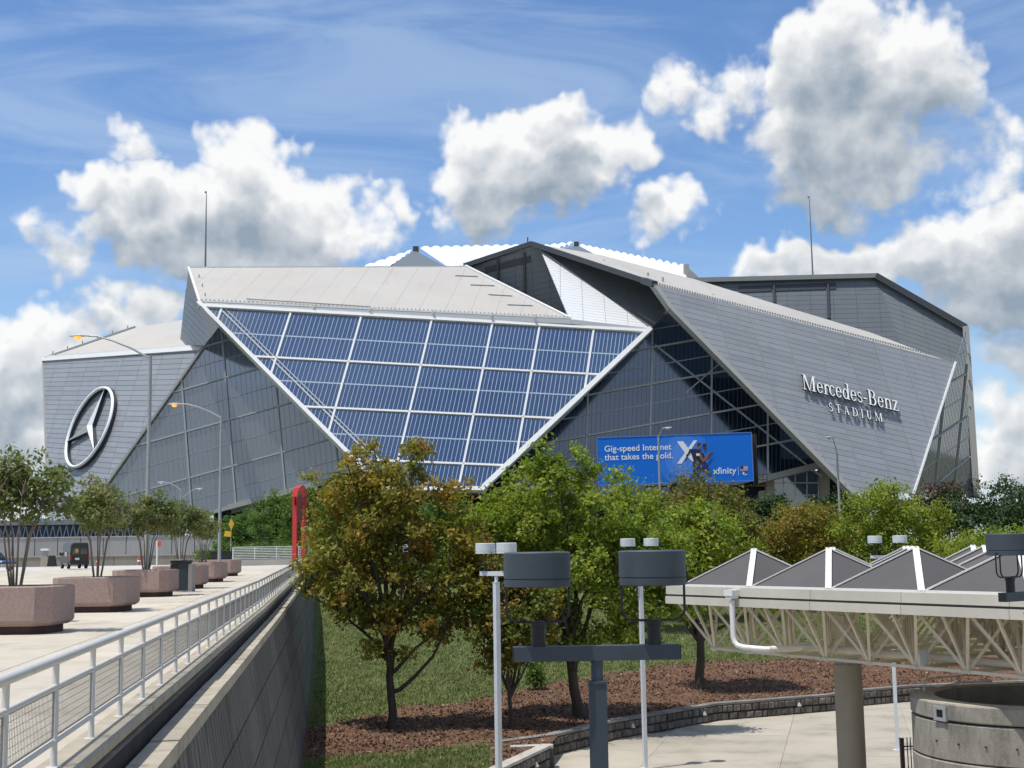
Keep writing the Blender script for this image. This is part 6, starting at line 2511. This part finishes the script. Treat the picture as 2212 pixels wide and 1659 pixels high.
def body_loft(b, secs, mi=0):
    """secs: list of (y, [(x, z) ...]) cross sections joined along y"""
    n = len(secs[0][1])
    vs = [(x, y, z) for y, pr in secs for x, z in pr]
    fs = []
    for i in range(len(secs) - 1):
        for j in range(n):
            k = (j + 1) % n
            fs.append((i * n + j, i * n + k, i * n + n + k, i * n + n + j))
    fs.append(tuple(range(n)))
    fs.append(tuple(range((len(secs) - 1) * n, len(secs) * n))[::-1])
    b.add(vs, fs, mi)


def section(w, z0, z1, shoulder, tw, rnd=.12):
    """half widths: w at the waist, tw at the roof"""
    h = [(w * .92, z0), (w, z0 + .18), (w, shoulder), (tw + .02, z1 - rnd), (tw - rnd, z1)]
    return [(x, z) for x, z in h] + [(-x, z) for x, z in h[::-1]]


p = at(160, 1228, 139)
gz = on_deck(p)
van = thing('van', 'tall black high roofed van seen from behind, driving away on the left', 'van', (p.x, p.y, gz))
van.matrix_basis = Matrix.Translation((p.x, p.y, gz)) @ Matrix.Rotation(R(29), 4, 'Z')
b = MB()
body_loft(b, [(-2.9, section(.93, .48, 2.62, 1.35, .80)), (-2.75, section(.99, .42, 2.72, 1.35, .86)), (1.2, section(1.0, .42, 2.72, 1.35, .86)), (1.7, section(1.0, .42, 2.62, 1.35, .84)),
              (2.35, section(.99, .42, 1.35, 1.2, .85)), (2.95, section(.96, .42, 1.12, 1.0, .82)), (3.05, section(.90, .45, .95, .85, .78))])
lp(van, 'body', b, M_VAN)
for s in (-1, 1):
    lp(van, 'rear_window', MB().prism([(s * .06, -2.91, 1.5), (s * .76, -2.91, 1.5), (s * .70, -2.93, 2.2), (s * .06, -2.93, 2.2)], (0, -.02, 0)), M_CARG)
    lp(van, 'tail_light', MB().box((s * .93, -2.86, 1.15), (.14, .16, .55)), M_TAIL)
    lp(van, 'side_window', MB().prism([(s * 1.005, .95, 1.45), (s * 1.005, 1.75, 1.45), (s * .93, 1.55, 2.05), (s * .93, .95, 2.05)], (s * .02, 0, 0)), M_CARG)
    lp(van, 'mirror', MB().box((s * 1.13, 1.75, 1.55), (.18, .12, .34)), M_BLACK)
    for yy in (-1.75, 1.85):
        wheel(van, (s * .88, yy, .37), (1, 0, 0))
lp(van, 'bumper', MB().box((0, -2.98, .55), (1.86, .2, .24)), M_BLACK)
lp(van, 'number_plate', MB().box((-.25, -2.955, 1.02), (.42, .03, .22)), M_PLATE)
b = MB().poly([(-.32 + .19 * math.cos(a_), -2.975, 1.86 + .21 * math.sin(a_)) for a_ in np.linspace(0, 2 * math.pi, 21)[:-1]])
lp(van, 'round_decal', b, mat('gold decal', (.42, .28, .08), .5))
lp(van, 'side_decal', MB().prism([(-1.015, -1.4, 1.3), (-1.015, -.2, 1.3), (-1.015, -.2, 1.75), (-1.015, -1.4, 1.75)], (-.006, 0, 0)), mat('silver decal', (.35, .35, .36), .4))

p = at(-22, 1233, 128)
gz = on_deck(p)
car = thing('pickup_truck', 'dark blue pickup truck cut off by the left frame edge', 'pickup truck', (p.x, p.y, gz))
car.matrix_basis = Matrix.Translation((p.x, p.y, gz)) @ Matrix.Rotation(R(-120), 4, 'Z')
M_CARB = mat('dark blue car paint', (.03, .07, .16), .25, coat=.6)
b = MB()
body_loft(b, [(-2.7, section(.95, .5, 1.08, 1.0, .9, .05)), (-1.0, section(.98, .5, 1.12, 1.0, .92, .05)), (1.2, section(.98, .5, 1.12, 1.0, .92, .05)), (2.4, section(.97, .5, 1.08, .95, .88, .08)),
              (2.75, section(.90, .55, .95, .85, .82, .08))])
body_loft(b, [(-1.0, section(.90, 1.05, 1.8, 1.15, .72)), (-.8, section(.90, 1.05, 1.86, 1.15, .74)), (.6, section(.90, 1.05, 1.86, 1.15, .74)), (1.35, section(.90, 1.05, 1.18, 1.12, .86, .04))])
lp(car, 'body', b, M_CARB)
for s in (-1, 1):
    lp(car, 'side_window', MB().prism([(s * .90, -.75, 1.2), (s * .90, .85, 1.2), (s * .77, .5, 1.72), (s * .77, -.7, 1.72)], (s * .03, 0, 0)), M_CARG)
    lp(car, 'headlight', MB().box((s * .72, 2.66, .82), (.3, .16, .2)), M_LENSO)
    for yy in (-1.7, 1.75):
        wheel(car, (s * .86, yy, .38), (1, 0, 0))
lp(car, 'bumper', MB().box((0, 2.78, .6), (1.8, .16, .22)), mat('chrome', (.6, .6, .6), .2, 1.0))
lp(car, 'windscreen', MB().prism([(-.68, .68, 1.8), (.68, .68, 1.8), (.80, 1.32, 1.22), (-.80, 1.32, 1.22)], (0, .03, .03)), M_CARG)

# ------------------------------------------------------------------ small things on the deck
p = at(392, 1270, 63.5)
gz = on_deck(p)
t = thing('waste_bin', 'tall dark slate waste bin with a grey end panel, between two pink planters', 'bin', (p.x, p.y, gz))
M_BIN = mat('dark slate bin', (.022, .035, .042), .5)
MB().bbox((p.x - .42, p.y - .35, gz + .04), (p.x + .38, p.y + .35, gz + 1.38)).build('body', M_BIN, t)
MB().bbox((p.x - .46, p.y - .4, gz + 1.38), (p.x + .42, p.y + .4, gz + 1.5)).build('lid', M_BLACK, t)
MB().bbox((p.x - .2, p.y - .42, gz + 1.5), (p.x + .12, p.y + .42, gz + 1.56)).build('handle', M_GALV, t)
MB().bbox((p.x + .40, p.y - .36, gz), (p.x + .58, p.y + .36, gz + 1.32)).build('end_panel', mat('grey bin panel', (.27, .26, .25), .8), t)
MB().bbox((p.x - .46, p.y - .37, gz + .95), (p.x - .1, p.y - .352, gz + 1.3)).build('flap', M_BLACK, t)
p = at(232, 1234, 59)
gz = on_deck(p)
t = thing('bench', 'low grey concrete bench behind the second planter', 'bench', (p.x, p.y, gz))
MB().box((p.x, p.y, gz + .62), (3.1, .8, .34), R(-6)).build('seat', mat('grey bench concrete', (.24, .235, .215), .9, col2=(.17, .165, .15), scale=3), t)
for s in (-1, 1):
    MB().box((p.x + s * 1.05, p.y - s * .11, gz + .23), (.5, .6, .46), R(-6)).build('leg', M_KERB, t)
for k, (u, v, lab) in enumerate(((74, 1262, 'round tan concrete seat just behind the nearest planter, partly hidden by its right corner'), (117, 1262, 'round tan concrete seat between the first and second pink planters'))):
    p = at(u, v, 38.5)
    gz = on_deck(p)
    t = thing('concrete_stool', lab, 'seat', (p.x, p.y, gz), 0, 'round concrete seats by the planters')
    M_TAN = M_RIM
    MB().lathe([(.30, 0), (.30, .72)], 24, (p.x, p.y, gz)).build('pedestal', M_KERB, t)
    MB().lathe([(.38, .72), (.43, .75), (.43, .96), (.40, 1.0), (.0, 1.0)], 28, (p.x, p.y, gz), cap=False).build('seat', M_TAN, t)
# warning sign and traffic things
Y = 104.0
p = at(499, 1145, Y)
t = thing('warning_sign', 'small yellow warning sign half hidden by myrtle leaves', 'sign', (p.x, p.y, on_deck(p)))
M_YEL = mat('yellow sign face', (.62, .38, .03), .5)
MB().tube([(p.x, p.y, on_deck(p)), (p.x, p.y, p.z + .9)], .035, 8).build('post', M_GALV, t)
q = at(500, 1133, Y)
b = MB().prism([q + Vector((-.02, -.06, .45)), q + Vector((-.22, -.1, .03)), q + Vector((.0, -.06, -.45)), q + Vector((.22, -.02, .03))], (0, .03, 0))
b.build('panel', M_YEL, t)
q = at(492, 1153, Y)
MB().prism([q + Vector((-.2, -.06, .25)), q + Vector((-.3, -.06, -.2)), q + Vector((.25, -.06, -.25)), q + Vector((.3, -.06, .15))], (0, .03, 0)).build('plaque', M_YEL, t)
for k, (u, lab) in enumerate(((211, 'orange and white traffic barrel just right of the black van'), (300, 'orange traffic barrel left of the tall lamp post base'))):
    p = at(u, 1213, 164)
    gz = on_deck(p)
    t = thing('traffic_barrel', lab, 'barrel', (p.x, p.y, gz), 0, 'traffic barrels')
    for j, m in enumerate((mat('barrel orange', (.5, .09, .03), .6), M_PRINTW)):
        pass
    MB().lathe([(.30, 0), (.30, .05), (.2, .06), (.2, .35)], 16, (p.x, p.y, gz)).build('lower_shell', bpy.data.materials['barrel orange'], t)
    MB().lathe([(.195, .35), (.185, .55)], 16, (p.x, p.y, gz)).build('white_band', M_PRINTW, t)
    MB().lathe([(.185, .55), (.17, .85), (.1, .88)], 16, (p.x, p.y, gz)).build('upper_shell', bpy.data.materials['barrel orange'], t)
p = at(339, 1212, 152)
gz = on_deck(p)
t = thing('sign_post', 'thin white post with a small orange tag, right of the tall lamp post', 'post', (p.x, p.y, gz))
MB().tube([(p.x, p.y, gz), (p.x, p.y, gz + 2.9)], .10, 8).build('post', M_WHITEPAINT, t)
MB().bbox((p.x + .08, p.y - .1, gz + 2.2), (p.x + .45, p.y - .06, gz + 2.8)).build('tag', bpy.data.materials['barrel orange'], t)
p = at(97, 1216, 160)
gz = on_deck(p)
t = thing('utility_kiosk', 'grey utility kiosk with a pale top left of the black van', 'kiosk', (p.x, p.y, gz))
MB().bbox((p.x - .45, p.y - .3, gz), (p.x + .45, p.y + .3, gz + 1.1)).build('base', M_KERB, t)
MB().bbox((p.x - .3, p.y - .25, gz + 1.1), (p.x + .3, p.y + .25, gz + 1.9)).build('cabinet', M_GREYW, t)
MB().bbox((p.x - .45, p.y - .35, gz + 1.9), (p.x + .45, p.y + .35, gz + 2.15)).build('top', M_WHITEPAINT, t)
p = at(110, 1216, 158)
tag(MB().prism([(p.x - .5, p.y, on_deck(p)), (p.x + .55, p.y, on_deck(p)), (p.x + .3, p.y, on_deck(p) + 1.3), (p.x - .3, p.y, on_deck(p) + 1.3)], (0, .6, 0)).build('litter_bin', M_BLACK),
    'black tapered litter bin between the grey kiosk and the black van', 'bin')


# ------------------------------------------------------------------ grass blades, fallen leaves and bark chips
def ground_litter():
    rng = np.random.default_rng(77)
    P, C, Lf = [], [], []
    n = 0
    xs = rng.uniform(-20, 26, 210000)
    ys = 44 + 66 * rng.uniform(0, 1, 210000) ** 1.35
    pick = rng.uniform(0, 1, 210000)
    for x, y, r in zip(xs, ys, pick):
        if x * RD.x + y * RD.y < -.9 or abs(x) > y * .42 or y < wall_y(x) + .5:
            continue
        dd = min(1.0, (y - wall_y(x) - .12) / 7.0)
        z = .735 + (bank_z(x, y) - .735) * dd * dd * (3 - 2 * dd)
        m = mulch_d(x, y)
        if m < rng.normal() * .35:
            P.append((x, y, z + .03))
        elif r < .45:
            C.append((x, y, z + .025))
        if r > .982:
            Lf.append((x, y, z + .04))
    P, C, Lf = np.array(P), np.array(C), np.array(Lf)
    gm = leaf_mat('grass blades', (.115, .165, .046), (.165, .20, .068), (.225, .225, .10), .3)
    # upright blades
    o = bpy.data.objects.new('grass', blades(P, rng, gm))
    place(o, None, 'stuff')
    cm = leaf_mat('bark chips', (.145, .078, .048), (.07, .038, .025), (.21, .12, .072), .0)
    place(bpy.data.objects.new('bark_chips', leaf_mesh('bark_chips', C, np.array([0, 0, 2.0]), .16, rng, cm, .4)), None, 'stuff')
    fm = leaf_mat('fallen leaves', (.30, .20, .07), (.24, .20, .09), (.34, .28, .16), .2)
    place(bpy.data.objects.new('fallen_leaves', leaf_mesh('fallen_leaves', Lf, np.array([0, 0, 1.5]), .16, rng, fm, .6)), None, 'stuff')


def blades(P, rng, m):
    n = len(P)
    a = rng.uniform(0, 2 * math.pi, n)
    w = .035
    h = rng.uniform(.05, .14, n)
    lean = rng.normal(size=(n, 2)) * .05
    v = np.empty((n, 3, 3))
    v[:, 0] = P - np.stack([np.cos(a) * w, np.sin(a) * w, np.full(n, .05)], 1)
    v[:, 1] = P + np.stack([np.cos(a) * w, np.sin(a) * w, np.full(n, -.05)], 1)
    v[:, 2] = P + np.stack([lean[:, 0], lean[:, 1], h], 1)
    me = bpy.data.meshes.new('grass')
    me.vertices.add(n * 3)
    me.vertices.foreach_set('co', v.reshape(-1).astype(np.float32))
    me.loops.add(n * 3)
    me.loops.foreach_set('vertex_index', np.arange(n * 3, dtype=np.int32))
    me.polygons.add(n)
    me.polygons.foreach_set('loop_start', np.arange(0, n * 3, 3, dtype=np.int32))
    me.materials.append(m)
    me.update()
    return me


ground_litter()
